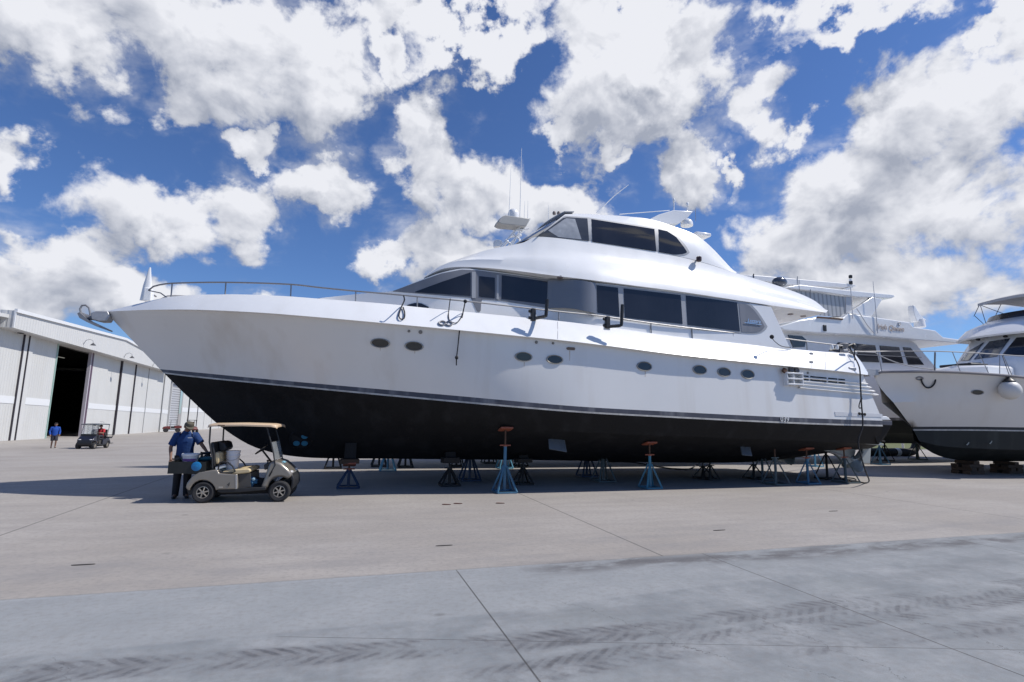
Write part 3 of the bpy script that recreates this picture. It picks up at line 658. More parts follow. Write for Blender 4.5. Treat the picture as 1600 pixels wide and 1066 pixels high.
# ================================================================== GROUND
def axis(lo, hi, st, far):
    a = [lo+i*st for i in range(int((hi-lo)/st)+1)]; x = st; l, h = [], []; p, q = lo, hi
    while p > -far: x *= 1.35; p -= x; l.append(p)
    x = st
    while q < far: x *= 1.35; q += x; h.append(q)
    return l[::-1]+a+h
xs = axis(-60, 70, 2., 3000); ys = axis(-20, 120, 2., 3000)
gm = MB().grid([[V((x, y, gz(max(-60, x), min(y, 140)))) for x in xs] for y in ys])
def ground_mat():
    m = bpy.data.materials.new('concrete_apron'); m.use_nodes = True; g = NG(m.node_tree); p = m.node_tree.nodes['Principled BSDF']
    tc = g.n('ShaderNodeTexCoord'); P = tc.outputs['Object']; s = g.n('ShaderNodeSeparateXYZ'); g.put(s.inputs[0], P); X, Y = s.outputs[0], s.outputs[1]
    big = g.noise(P, .22, 5, .6); mid = g.noise(P, 1.3, 7, .62); fine = g.noise(P, 14., 6, .6); grit = g.noise(P, 120., 3, .7)
    strk = g.noise(g.mapn(P, scale=(.35, 2.2, 1)), 1., 6, .62, .3)
    wob = g.m('MULTIPLY_ADD', g.noise(P, .8, 4), .12, -.06)
    c = g.mix(g.ramp(big, .3, .7), (.335, .305, .275), (.415, .385, .355))
    c = g.mix(g.ramp(strk, .35, .75, 0., .6), c, (.29, .27, .255))
    # foreground slabs poured at another time: cooler and darker
    near = g.m('SUBTRACT', 1., g.ramp(g.m('ADD', Y, g.m('MULTIPLY', wob, .12)), 7.12, 7.17))
    cn = g.mix(g.ramp(mid, .3, .72), (.215, .236, .252), (.315, .330, .342))
    cn = g.mix(g.ramp(strk, .45, .75, 0., .55), cn, (.15, .162, .175))
    mot = g.noise(P, 3.4, 8, .68); cn = g.mix(g.ramp(mot, .42, .72, 0., .42), cn, (.135, .150, .165)); cn = g.mix(g.ramp(mot, .44, .26, 0., .5), cn, (.345, .36, .365)); cn = g.mix(g.ramp(g.noise(P, .6, 4), .52, .75, 0., .35), cn, (.25, .27, .27))
    band = g.m('MULTIPLY', g.ramp(g.m('ADD', g.m('SUBTRACT', Y, g.m('MULTIPLY', g.m('MAXIMUM', X, 1.5), .09)), g.m('MULTIPLY', wob, .25)), 5.34, 5.42), g.ramp(X, 9., 1., .25, 1.))
    cn = g.mix(g.m('MULTIPLY', band, .6), cn, (.32, .335, .345))
    c = g.mix(g.ramp(mot, .45, .75, 0., .22), c, (.25, .24, .23)); c = g.mix(g.ramp(mot, .42, .25, 0., .3), c, (.46, .44, .415))
    c = g.mix(near, c, cn)
    # long grey soiling just beyond the slab edge, dark wheel marks at right
    soil = g.m('MULTIPLY', g.ramp(g.m('ABSOLUTE', g.m('SUBTRACT', Y, 8.0)), 1.5, .2), g.ramp(g.noise(g.mapn(P, scale=(.5, 1.1, 1)), 1.1, 6, .65), .4, .75))
    c = g.mix(g.m('MULTIPLY', soil, .5), c, (.21, .21, .22))
    st2 = g.m('MULTIPLY', g.ramp(g.m('ABSOLUTE', g.m('SUBTRACT', g.m('ADD', Y, g.m('MULTIPLY', wob, 4.)), g.m('MULTIPLY_ADD', X, -.02, 7.0))), .42, .05), g.m('MULTIPLY', g.ramp(X, 1.9, 3.2), g.ramp(g.noise(g.mapn(P, scale=(1, 2.2, 1)), 1.2, 6, .65), .38, .58)))
    c = g.mix(g.m('MULTIPLY', st2, .85), c, (.085, .083, .09))
    # tyre tracks with lugs, running along the slab
    def track(c, yc, slope, x0, x1, wd, k, fr, ph, st):
        yy = g.m('SUBTRACT', g.m('SUBTRACT', Y, g.m('MULTIPLY_ADD', X, slope, yc)), g.m('MULTIPLY_ADD', g.noise(g.mapn(P, scale=(.4, .01, 1)), .9, 2), .3, -.15))
        a = g.m('ABSOLUTE', yy); mask = g.ramp(a, wd, wd*.72)
        lug = g.m('SINE', g.m('ADD', g.m('MULTIPLY', g.m('ADD', X, g.m('MULTIPLY', a, k)), fr), g.m('MULTIPLY', g.noise(P, 5., 4, .6), 5.)))
        lug = g.ramp(lug, -.6, .8, .18, 1.)
        core = g.ramp(a, wd*.05, wd*.3, .35, 1.)
        ext = g.m('MULTIPLY', g.ramp(X, x0, x0+1.2), g.ramp(X, x1, x1-1.5))
        wear = g.ramp(g.noise(g.mapn(P, loc=(ph, 0, 0)), 1.3, 7, .75), .38, .66)
        gri = g.ramp(fine, .3, .6, .45, 1.)
        f = g.m('MULTIPLY', g.m('MULTIPLY', g.m('MULTIPLY', mask, lug), g.m('MULTIPLY', ext, wear)), g.m('MULTIPLY', g.m('MULTIPLY', gri, core), st))
        sm_ = g.m('MULTIPLY', g.m('MULTIPLY', g.ramp(a, wd*1.25, wd*.6), ext), g.m('MULTIPLY', wear, st*.6))
        c = g.mix(sm_, c, (.10, .105, .12)); return g.mix(f, c, (.058, .062, .074))
    c = track(c, 4.97, -.09, -5., 3.8, .21, 1.2, 40., 0., 1.)
    c = track(c, 4.72, .02, 1.0, 9.5, .18, 1.1, 42., 4., .75)
    c = track(c, 4.16, .055, .5, 13., .21, -1.2, 42., 9., .95)
    c = track(c, 4.06, -.015, 3.2, 13., .18, 1.1, 40., 5., .7)
    # joints and cracks
    def joint(c, d, wdt, lo=None, amt=.8):
        f = g.ramp(g.m('ABSOLUTE', d), wdt, wdt*.35)
        if lo is not None: f = g.m('MULTIPLY', f, lo)
        return g.mix(g.m('MULTIPLY', f, amt), c, (.045, .045, .047))
    far_ = g.m('SUBTRACT', 1., near)
    for x0 in (-14.4, -4.93, 4.58, 14.1, 23.6, 33.1, 42.6): c = joint(c, g.m('SUBTRACT', X, x0), .022, far_, .7)
    for x0 in (-6.2, 1.53, 5.25, 10.3): c = joint(c, g.m('SUBTRACT', X, x0), .012, near, .9)
    c = joint(c, g.m('ADD', g.m('SUBTRACT', Y, 5.307), g.m('MULTIPLY', X, .311)), .007, g.m('MULTIPLY', near, g.ramp(X, -.5, -.3)), .8)
    for y0 in (24., 33., 42., 52.): c = joint(c, g.m('SUBTRACT', Y, y0), .03, None, .5)
    c = joint(c, g.m('SUBTRACT', Y, 7.15), .012, None, .3)
    ed = g.m('MULTIPLY', g.ramp(g.m('ABSOLUTE', g.m('SUBTRACT', Y, 7.09)), .05, .0), g.ramp(X, 3., 1.)); c = g.mix(g.m('MULTIPLY', ed, .4), c, (.34, .36, .38))
    cw = g.m('MULTIPLY_ADD', g.noise(P, 2.2, 5, .7), .7, -.35)
    for x0, k, ya, yb in ((3.0, .42, 3.9, 5.8), (4.15, .2, 3.3, 4.9), (5.6, .15, 3., 5.2), (3.3, .5, 2.8, 3.9), (-1.4, .6, 4.9, 5.5)):
        c = joint(c, g.m('ADD', g.m('SUBTRACT', X, g.m('MULTIPLY_ADD', g.m('SUBTRACT', Y, 4.4), -k, x0)), cw), .006, g.m('MULTIPLY', g.ramp(Y, ya, ya+.1), g.ramp(Y, yb, yb-.1)), .75)
    # drips and blots
    vo = g.n('ShaderNodeTexVoronoi'); g.put(vo.inputs['Vector'], g.mapn(P, scale=(.55, .8, 1))); vo.inputs['Scale'].default_value = 1.3
    spot = g.m('MULTIPLY', g.ramp(g.m('ADD', vo.outputs['Distance'], g.m('MULTIPLY', fine, .06)), .10, .05), g.ramp(big, .44, .52)); c = g.mix(g.m('MULTIPLY', spot, .7), c, (.10, .095, .095))
    c = g.mix(g.ramp(fine, .35, .72, 0., .28), c, (.19, .185, .185), 'MULTIPLY') if False else g.mix(g.ramp(fine, .42, .75, 0., .42), c, (.20, .19, .185))
    c = g.mix(g.ramp(grit, .35, .7, 0., .34), c, (.15, .14, .135))
    g.put(p.inputs['Base Color'], c); p.inputs['Roughness'].default_value = .82; p.inputs['Specular IOR Level'].default_value = .3
    b = g.n('ShaderNodeBump'); b.inputs['Strength'].default_value = .4; b.inputs['Distance'].default_value = .01
    g.put(b.inputs['Height'], g.m('ADD', fine, g.m('MULTIPLY', grit, .5))); g.nt.links.new(b.outputs[0], p.inputs['Normal']); return m
go = add('ground', gm, ground_mat(), smooth=180); go['kind'] = 'structure'; go['label'] = 'pale concrete boatyard apron with slab joints and tyre tracks'

# ================================================================== RIGHT-HAND BOAT (bow towards the big yacht)
Y2 = YC
rb = thing('motor_yacht', 'cream motor yacht at the right edge, its bow pointing at the long yacht', 'yacht', (30, Y2, .6))
xr = PY(1364, 585, Y2).x
rb_rail = lambda x, z: 2.75*(1-(1-max(0, min(1, (x-xr)/9.)))**2.3)
xw2 = PY(1424, 667, Y2).x
rb_wl = lambda x, z: 2.5*(1-(1-max(0, min(1, (x-xw2)/9.)))**1.8)
def ext(px, dx, slope): return px+[(px[-1][0]+dx, px[-1][1]+dx*slope)]
N2 = 60
r_rail = curve(ext([(1364,585),(1368,582),(1410,581),(1462,581),(1531,584),(1600,590)], 620, .135), rb_rail, N2)
r_mid = curve(ext([(1396,629),(1450,627),(1520,625.5),(1600,625)], 600, .06), lambda x, z: .55*rb_rail(x, z)+.45*rb_wl(x, z), N2)
r_wl = curve(ext([(1424,667),(1470,666.8),(1530,667),(1600,668)], 560, .010), rb_wl, N2)
r_wl2 = curve(ext([(1426.5,671),(1470,671),(1530,671.3),(1600,672.3)], 560, .010), rb_wl, N2)
r_wl3 = curve(ext([(1427.5,673),(1470,673),(1530,673.3),(1600,674.3)], 560, .010), rb_wl, N2)
r_ch = curve(ext([(1436,689),(1470,697),(1530,701),(1600,703)], 540, -.01), lambda x, z: .93*rb_wl(x, z), N2)
r_kl = curve(ext([(1440.5,694),(1448,702),(1457,708),(1479,716),(1517,720),(1600,721)], 480, -.015), lambda x, z: .0, N2)
m2 = lambda rows: both(rows)
rows = [r_wl] + [[a.lerp(b, t) for a, b in zip(r_wl, r_mid)] for t in (.33, .66, 1)] + [[a.lerp(b, t)+V((0, .10*math.sin(math.pi*t)*(1-j/N2), 0)) for j, (a, b) in enumerate(zip(r_mid, r_rail))] for t in (.25, .5, .75, 1)]
hm2 = m2(rows); e = [r[-1] for r in rows]; hm2.grid([e, [mir(p) for p in e]])
add('hull', hm2, gel2, rb, smooth=24); bv2 = MB().grid(rows).bvh()
add('rub_rail', MB().tube([p+V((0, -.02, 0)) for p in r_rail], .05, 8), mat('grey_rubrail', (.22, .21, .22), .5), rb)
add('boot_stripe', m2([r_wl, r_wl2]), mat('brown_black_stripe', (.02, .017, .018), .4, var=.2), rb)
add('waterline_band', m2([r_wl2, r_wl3]), line_m, rb)
ub2 = m2([r_wl3, r_ch, r_kl]); e = [r_wl[-1], r_ch[-1], r_kl[-1]]; ub2.grid([e, [mir(p) for p in e]])
add('underbody', ub2, mat('antifouling_green_black', (.011, .014, .013), .65, var=.4, scale=2, bump=.2, bscale=14, streak=((.05, .055, .05), .6, 2.)), rb, smooth=25)
bvr2 = MB().grid([r_wl3, r_ch, r_kl]).bvh()
dk2 = [V((p.x, p.y+.12, p.z-.02)) for p in r_rail]; add('deck', m2([r_rail, dk2, [V((p.x, Y2, p.z+.08)) for p in r_rail]]), gel, rb)
porthole(bv2, rb, 1527, 613, 10, 3.8)
p, n = hit(1436, 591.5, bv2); hp = [hit(1436+5*math.cos(t), 591.5+2.2*math.sin(t), bv2)[0]+V((0, -.02, 0)) for t in [2*math.pi*i/14 for i in range(15)]]
add('hawse_ring', MB().tube(hp, .03, 6), steel, rb)
for u, v in ((1512, 692), (1548, 690)):
    p, n = hit(u, v, bvr2)
    if p is not None: add('bare_patch', MB().prism([p+V((a, -.02, b)) for a, b in ((-.13,-.08),(-.02,-.02),(.1,.09),(.14,.12),(.06,-.01),(-.05,-.1))], (0, .012, 0)), mat('scraped_primer', (.3, .32, .3), .7), rb)
# trunk cabin on the foredeck, raked wrap-round windscreen, flybridge and bimini
def arc_row(xc, xe, b, z, xa=44., dz=0., n=25, pw=2.4):
    r = [V((xa, Y2-b, z+dz)), V(((xa+xe)/2, Y2-b, z+dz))]
    for i in range(n): s = 1-2*i/(n-1); r.append(V((xc+(xe-xc)*abs(s)**pw, Y2-b*s, z)))
    return r+[V(((xa+xe)/2, Y2+b, z+dz)), V((xa, Y2+b, z+dz))]
cabr = [arc_row(26.7, 27.8, 2.0, 3.7), arc_row(26.85, 27.9, 1.97, 4.7), arc_row(27.25, 28.3, 1.92, 5.05), arc_row(28.55, 29.3, 1.82, 6.15)]
add('cabin', MB().grid(cabr), gel, rb, smooth=40); bvC = MB().grid(cabr).bvh()
add('foredeck_trunk', MB().grid([arc_row(24.9, 25.3, 1.15, 3.7, 26.9, 0, 15), arc_row(24.95, 25.35, 1.13, 4.42, 26.9, 0, 15), arc_row(25.05, 25.45, 1.05, 4.5, 26.9, 0, 15), [V((p.x, Y2, 4.55)) for p in arc_row(25.05, 25.45, 1.05, 4.5, 26.9, 0, 15)]]), gel, rb, smooth=40)
add('deck_cushion', MB().box((26.0, Y2+.2, 4.6), (1.1, 1.3, .12)), blackpl, rb, bevel=.04)
add('hatch', strip([(1514,567),(1533,567)], [(1512,580),(1530,578)], bvC, 6, 3, .02, .04), mat('greenish_glass', (.16, .20, .20), .1, var=.3, coat=.4), rb)
cabg = mat('cabin_glass', (.05, .06, .075), .06, var=.4, scale=2, coat=.5)
add('window', strip([(1515,549),(1538.5,535.5)], [(1502,563.8),(1515.5,563.6)], bvC, 8, 4, .02, .04), cabg, rb)
add('window', strip([(1548,534),(1579,529)], [(1523,562),(1558.5,557.5)], bvC, 12, 4, .02, .04), cabg, rb)
add('window', strip([(1590,528),(1610,527),(1640,527)], [(1567,555.5),(1600,555.5),(1630,557)], bvC, 12, 4, .02, .04), glass_m, rb)
for y_ in (-1, 1): add('window', MB().prism([V((31.0, Y2-1.93*-y_, 5.1)), V((36, Y2-1.93*-y_, 5.1)), V((36, Y2-1.86*-y_, 6.0)), V((31.4, Y2-1.86*-y_, 6.0))], (0, .03*y_, 0)), glass_m, rb)
fly = [arc_row(28.0, 29.0, 2.0, 6.14), arc_row(27.85, 28.85, 2.18, 6.02), arc_row(27.8, 28.8, 2.22, 6.1), arc_row(28.45, 29.4, 2.12, 6.62), arc_row(29.3, 30.2, 1.9, 6.98), arc_row(29.6, 30.4, 1.8, 6.95)]
add('flybridge', MB().grid(fly+[[V((p.x, Y2, 6.9)) for p in fly[-1]]]), gel, rb, smooth=45)
add('spray_screen', MB().shell([arc_row(29.45, 30.3, 1.8, 6.97, 33), arc_row(29.75, 30.5, 1.7, 7.34, 33)], V((.02, 0, 0))), mat('smoked_screen', (.03, .03, .035), .15, var=.3), rb)
bim = [[V((x, Y2+1.55*s, 7.98+dz+.10*(1-s*s))) for s in (-1, -.8, -.4, 0, .4, .8, 1)] for x, dz in ((29.55, -.03), (29.9, .08), (31.5, .22), (33.5, .2), (35, .08))]
add('bimini_top', MB().shell(bim, V((0, 0, -.13))), mat('bimini_canvas', (.50, .48, .47), .8, var=.08, bump=.2), rb, smooth=50)
for s in (1, -1):
    for a, b in (((29.6, 7.9), (29.2, 7.3)), ((29.2, 7.3), (29.8, 6.98)), ((29.65, 7.9), (30.0, 7.0)), ((31.2, 8.1), (30.4, 7.0)), ((34.6, 8.1), (34.0, 7.0)), ((29.6, 7.9), (33.9, 7.1))):
        add('bimini_pole', MB().tube([(a[0], Y2+1.5*s, a[1]), (b[0], Y2+1.55*s, b[1])], .015, 6), mat('dark_canvas_frame', (.12, .11, .11), .6), rb)
for y_ in (17.3, 16.2): add('brow_light', MB().ball((28.25, y_, 6.0), (.10, .09, .06)), blackpl, rb)
rr2 = [bp(u, v, lambda x, z: max(.2, rb_rail(x, z)-.12), Y2) for u, v in [(q.x, q.y) for q in cr([(1335,549),(1345,549.5),(1390,549),(1460,549),(1512,551),(1566,554.5),(1600,557),(1800,570)], 40)]]
ro = add('hand_rail', MB().tube(rr2, .022, 6), steel, rb)
rr3 = [mir(p) for p in rr2[4:]]; rq = rr2[0]; add('hand_rail', MB().tube([V((rq.x-.2, Y2, rq.z))]+rr3, .022, 6), steel, rb)
for (u0, v0), (u1, v1) in (((1461,549),(1461,581)), ((1488,550),(1501,582)), ((1530,552.3),(1545,584)), ((1562,554.5),(1562,585)), ((1567,554.7),(1581,586)), ((1620,558.6),(1634,592)), ((1372,549.2),(1378,581))):
    f_ = lambda x, z: max(.2, rb_rail(x, z)-.12); add('rail_post', MB().tube([bp(u0, v0, f_, Y2), bp(u1, v1, f_, Y2)], .016, 6), steel, ro)
add('bow_roller', MB().prism([PY(u, v, Y2-.15) for u, v in ((1348,580),(1356,577),(1375,578),(1373,586),(1360,588))], (0, .3, 0)), mat('dull_alloy', (.4, .4, .4), .5), rb)
# fender and mooring line hung on it
p, n = hit(1578, 609, bv2); c = p+(C0-p).normalized()*.44; c.z -= .02
fd = thing('ball_fender', 'round white ball fender with black cap hanging on the cream hull', 'fender', c-V((0, 0, .45)))
add('ball', MB().ball(c, (.37, .36, .37), 24, 14), mat('fender_white', (.66, .64, .61), .45, var=.08, scale=3), fd, smooth=80)
add('cap', MB().lathe(c, [(.22, .27), (.20, .36), (.11, .44), (.08, .5)], n=18), blackpl, fd)
add('lanyard', MB().tube([c+V((0, 0, .48)), PY(1577.5, 588, c.y+.1), PY(1566, 556, c.y+.28)], .012, 5), rope_m, fd)
pp = [hit(1437, 592.5, bv2)[0]]+[hit(u, v, bv2)[0] for u, v in ((1440,600),(1446,606),(1453,605),(1459,597))]
pp = [q+V((0, -.05, 0)) for q in pp]+[PY(1461, 580, pp[-1].y-.15) if False else PY(1460.5, 580, r_rail[8].y-.1 if False else pp[-1].y+.02), PY(1461, 551, pp[-1].y+.12)]
solo('mooring_line', MB().tube(cr(pp, 30), .03, 6), rope_m, 'black rope looping from the hawse hole up to the rail of the cream yacht', 'rope')

# ================================================================== BOAT BEHIND THE STERN
Y3 = 23.3
bb_ = thing('motor_yacht', 'white motor yacht behind the stern, with flat hardtop and its name on the coaming', 'yacht', (27, Y3, .6))
def simple_hull(parent, x0, x1, yc, b, zk, zc, zw, zs0, zs1, bowdir, hm, um_m, sm_=None):
    n = 50; rk, rc, rw, rs = [], [], [], []
    for i in range(n):
        s = i/(n-1); X = lambda off: (x0+off*(1-s)**1+(x1-x0-off)*s + 0)
        f = lambda p, off: (1-(1-min(1, s*1.9))**p)
        rk.append(V((x0+3.6+(x1-x0-3.6)*s, yc, zk+1.2*(1-min(1, s*5))**2))); rc.append(V((x0+2.6+(x1-x0-2.6)*s, yc-b*.83*f(1.7, 0), zc+.9*(1-min(1, s*3))**2)))
        rw.append(V((x0+1.9+(x1-x0-1.9)*s, yc-b*.93*f(1.9, 0), zw+.45*(1-s)))); rs.append(V((x0+(x1-x0)*s, yc-b*f(2.5, 0), zs0+(zs1-zs0)*s)))
    if bowdir > 0:
        for r in (rk, rc, rw, rs):
            for p in r: p.x = x0+x1-p.x
    rows = [rw]+[[a.lerp(c, t)+V((0, .3*math.sin(math.pi*t)*max(0, 1-j/20), 0)) for j, (a, c) in enumerate(zip(rw, rs))] for t in (.25, .5, .75, 1)]
    M_ = both2(rows, yc); e = [r[-1] for r in rows]; M_.grid([e, [mir(p, yc) for p in e]]); M_.grid([rs, [V((p.x, yc, p.z+.1)) for p in rs], [mir(p, yc) for p in rs]])
    add('hull', M_, hm, parent, smooth=30)
    W2 = [p-V((0, 0, .09)) for p in rw]; add('boot_stripe', both2([[p+V((0, -.008, .05)) for p in rw], [p+V((0, -.008, 0)) for p in W2]], yc), stripe_m, parent)
    rm = [[a.lerp(c, t) for a, c in zip(rc, rk)] for t in (.5, 1)]
    U = both2([rw, rc]+rm, yc); e = [rw[-1], rc[-1]]+[r[-1] for r in rm]; U.grid([e, [mir(p, yc) for p in e]]); add('underbody', U, um_m, parent, smooth=25)
def both2(rows, yc):
    m = MB(); m.grid(rows); m.grid([[mir(p, yc) for p in r] for r in rows]); return m
xb0 = PY(1236, 640, Y3-2.6).x
simple_hull(bb_, xb0-.6, xb0+23, Y3, 2.7, .95, 1.55, 2.15, 5.6, 4.1, 1, mat('pale_violet_gelcoat', (.62, .62, .66), .35, var=.05), mat('antifouling_black_green', (.016, .022, .018), .65, var=.4, scale=2))
YN = Y3-2.3
def flat(name, px, y0, th, m, bev=.03): return add(name, MB().prism([PY(u, v, y0) for u, v in px], (0, th, 0)), m, bb_, bevel=bev)
shade_w = mat('shaded_white', (.76, .76, .77), .4, var=.03)  # dimmer white, shade on the house side put into the colour
flat('deckhouse', [(1222,515),(1400,526),(1430,536),(1466,578),(1480,610),(1210,610)], YN+.3, 4.0, shade_w)
flat('fly_deck', [(1217,511),(1226,516.5),(1278,520.5),(1350,524),(1435,531.5),(1504,537),(1507,531.5),(1474,527),(1462,516.5),(1427,510.5),(1421,503.5),(1325,489.5),(1318,496.5),(1284,495),(1250,500)], YN-.15, 4.9, gel, .05)
flat('hardtop', [(1222,449.5),(1250,445),(1313.7,452.5),(1396,460.6),(1398.5,463.5),(1394,466),(1340,464.2),(1290,457),(1250,452.5)], YN, 4.6, gel, .03)
flat('upper_hardtop', [(1150,428.5),(1192,431),(1333,444),(1338.5,446),(1320,449.5),(1230,444.5),(1150,433)], YN+2.6, 3.4, mat('hardtop_grey', (.62, .63, .65), .4), .03)
flat('upper_hardtop_bracket', [(1316,452),(1334,446.5),(1340,446.3),(1325,453)], YN+2.8, .3, gel, .01)
flat('support_wing', [(1363,464.5),(1379,467.5),(1372,479),(1361.5,495.5),(1327,489)], YN-.02, .25, gel, .02)
flat('support_wing', [(1363,464.5),(1379,467.5),(1372,479),(1361.5,495.5),(1327,489)], YN+4.1, .25, gel, .02)
def curtain_mat():
    m = bpy.data.materials.new('striped_clear_curtain'); m.use_nodes = True; g_ = m.node_tree; p = g_.nodes['Principled BSDF']
    tcn = g_.nodes.new('ShaderNodeTexCoord'); wv = g_.nodes.new('ShaderNodeTexWave'); wv.inputs['Scale'].default_value = 1.15; wv.inputs['Distortion'].default_value = .6; wv.bands_direction = 'X'
    mpn = g_.nodes.new('ShaderNodeMapping'); mpn.inputs['Rotation'].default_value = (0, R(3), 0); g_.links.new(tcn.outputs['Object'], mpn.inputs[0]); g_.links.new(mpn.outputs[0], wv.inputs['Vector'])
    cr_ = g_.nodes.new('ShaderNodeValToRGB'); cr_.color_ramp.elements[0].color = (.27, .275, .28, 1); cr_.color_ramp.elements[0].position = .1; cr_.color_ramp.elements[1].color = (.46, .46, .46, 1); cr_.color_ramp.elements[1].position = .45
    g_.links.new(wv.outputs['Fac'], cr_.inputs[0]); g_.links.new(cr_.outputs[0], p.inputs['Base Color']); p.inputs['Roughness'].default_value = .3; return m
flat('curtain', [(1225,452),(1262,456),(1321,464),(1321.5,495),(1295,494),(1225,489)], YN+.15, .03, curtain_mat(), 0)
flat('curtain', [(1322,463.5),(1330,464.3),(1330,487),(1322,489.5)], YN+.12, .03, mat('clear_curtain', (.5, .51, .53), .3), 0)
flat('dodger_trim', [(1278,494.5),(1318,497.5),(1317,500),(1277,496.5)], YN-.2, .06, rust, 0)
wd = mat('house_glass', (.035, .037, .045), .08, var=.3, coat=.4)
for px in ([(1336,537),(1367.5,539.5),(1374,566.5),(1340,565)], [(1375,540),(1405,542.5),(1412,568),(1380,567)], [(1411.5,542.5),(1423,543.5),(1444,570),(1420,570)]):
    flat('window', px, YN+.26, .04, wd, 0)
flat('window', [(1310,535),(1329,536.5),(1331,556),(1300,548)], YN+.26, .04, wd, 0)
flat('cockpit_window', [(1231.5,523.5),(1253.5,525.5),(1260,531),(1257.5,542),(1239.8,543)], YN+.26, .04, wd, 0)
flat('side_deck_rail', [(1340,553.5),(1440,558),(1440,559),(1340,554.5)], YN+.05, .03, steel, 0)
o1 = PY(1391.5, 512.6, YN-.17); add('boat_name', text_mb('Irish Queen', .40, o1, PY(1410, 514.6, YN-.17)-o1, (0, 0, 1), .006, .25), mat('gold_lettering', (.50, .40, .33), .4), bb_)
pts = [PY(1405.5+2.2*math.cos(t), 505.8+2.2*math.sin(t), YN-.17) for t in [2*math.pi*i/16*.85 for i in range(17)]]; add('emblem', MB().tube(pts, .018, 5), mat('emblem_grey', (.35, .34, .36), .5), bb_)
# open scanner shaped like a sail on a pedestal
q = PY(1437, 509, YN+1.4)
add('radar_pedestal', MB().lathe(q, [(.30, -.1), (.27, .25), (.24, .36)], n=16), shade_w, bb_)
add('radar_scanner', MB().prism([PY(u, v, YN+1.25) for u, v in ((1427.5,476.5),(1430,478),(1436,488),(1442,496),(1448,499),(1447,501),(1442,502.5),(1432.5,502.8),(1429.5,494),(1427.3,484))], (0, .35, 0)), gel, bb_, bevel=.05)
an_ = MB().tube([PY(1364,440,YN-.2), PY(1368,480,YN-.2), PY(1371.5,521,YN-.2)], [.012, .02, .025], 6); add('whip_antenna', an_, mat('antenna_grey', (.5, .5, .52), .4), bb_)
add('whip_antenna', MB().tube([PY(1329,449,YN-.2), PY(1332.5,498,YN-.2)], .02, 6), mat('antenna_grey', (.5, .5, .52), .4), bb_)
add('stay_rod', MB().tube([PY(1338.5,482,YN-.2), PY(1355,508,YN-.2), PY(1366,521,YN-.2)], .022, 6), mat('antenna_grey', (.5, .5, .52), .4), bb_)
lt = MB().lathe(PY(1329.5, 444, YN+2.6), [(.09, -.02), (.10, 0), (.10, .17), (.07, .18)], n=12); lt.lathe(PY(1329, 434, YN+2.6), [(.09, -.03), (.10, 0), (.10, .13), (.06, .16)], n=12); add('navigation_light', lt, blackpl, bb_)
add('light_mast', MB().lathe(PY(1329.5, 445, YN+2.6), [(.085, .12), (.085, .33)], n=12), gel, bb_)
add('mast_whip', MB().tube([PY(1246,432,YN+2.6), PY(1246,445,YN+2.6)], .02, 5), steel, bb_)
add('mast_whip', MB().tube([PY(1177.5,428,YN+2.6), PY(1177.5,438,YN+2.6)], .03, 5), blackpl, bb_)
add('whip_antenna', MB().tube([PY(1248.5,437,YN), PY(1249,456,YN)], .014, 5), steel, bb_); add('whip_antenna', MB().tube([PY(1266.5,452,YN), PY(1266.5,474,YN)], .014, 5), steel, bb_)
add('spotlight', MB().ball(PY(1218, 441, YN+1), (.42, .3, .27)), mat('chrome_dark', (.10, .11, .13), .15, .6), bb_); add('searchlight_pad', MB().box(PY(1287, 513, YN-.1), (.2, .2, .32)), blackpl, bb_, bevel=.03)

# ================================================================== BOAT HIDDEN BEHIND THE LONG YACHT (its mast and stands show)
Y4 = 23.0
hb_ = thing('motor_yacht', 'white motor yacht hidden behind the long yacht, its radar mast showing', 'yacht', (6, Y4, .6))
simple_hull(hb_, -4.4, 17.5, Y4, 2.75, .75, 1.45, 1.9, 4.3, 3.3, -1, gel2, black_paint)
hh = MB().prism([V((x, Y4-2.0, z)) for x, z in ((1.5,3.6),(3.5,5.2),(5,6.1),(13.5,6.1),(15,3.4),(2,3.4))], (0, 4.0, 0)); add('deckhouse', hh, gel, hb_, bevel=.1)
add('flybridge', MB().prism([V((x, Y4-1.6, z)) for x, z in ((4.8,6.1),(5.6,7.2),(8.6,8.2),(11.0,8.2),(12.6,6.1))], (0, 3.2, 0)), gel, hb_, bevel=.1)
YM = Y4-.5; ms = MB()
def tr(*pts, r=.045): ms.tube([PY(u, v, YM) for u, v in pts], r, 6); ms.tube([PY(u, v, YM)+V((0, 1.0, 0)) for u, v in pts], r, 6)
tr((828,342),(816,362),(806,372),(794,398),(788,420)); tr((826,357),(806,360),(784,384),(770,412)); tr((812,341),(816,347),(808,358)); tr((800,364),(812,374),(810,396))
for u, v in ((828,342),(816,362),(806,360),(794,378)): p = PY(u, v, YM); ms.tube([p, p+V((0, 1, 0))], .035, 6)
add('radar_mast', ms, gel, hb_)
add('radar_platform', MB().prism([PY(u, v, YM-.3) for u, v in ((778,347),(780,342.5),(785,338),(790,336),(829,341.5),(827,345.5),(822,354),(800,351.5),(784,350))], (0, .7, 0)), mat('platform_cream', (.42, .41, .38), .5), hb_, bevel=.04)
add('radar_dome', MB().lathe(PY(802, 339.5, YM+.4), [(.24, -.12), (.25, .04), (.255, .17), (.22, .29), (.13, .37), (.02, .4)], n=20), gel, hb_)
add('radar_dome', MB().lathe(PY(778, 382, YM+.4), [(.2, -.15), (.22, .05), (.2, .13), (.14, .18), (.02, .22)], n=20), gel, hb_)
for a, b, r in (((815,232),(811,392),.022), ((798.5,260),(795,345),.016), ((820,315),(819,342),.014), ((825,314),(824.5,342),.014), ((857,321),(857,345),.014)):
    add('whip_antenna', MB().tube([PY(a[0], a[1], YM-.1), PY((a[0]+b[0])/2, (a[1]+b[1])/2, YM-.1), PY(b[0], b[1], YM-.1)], [r*.4, r*.7, r], 6), gel, hb_)

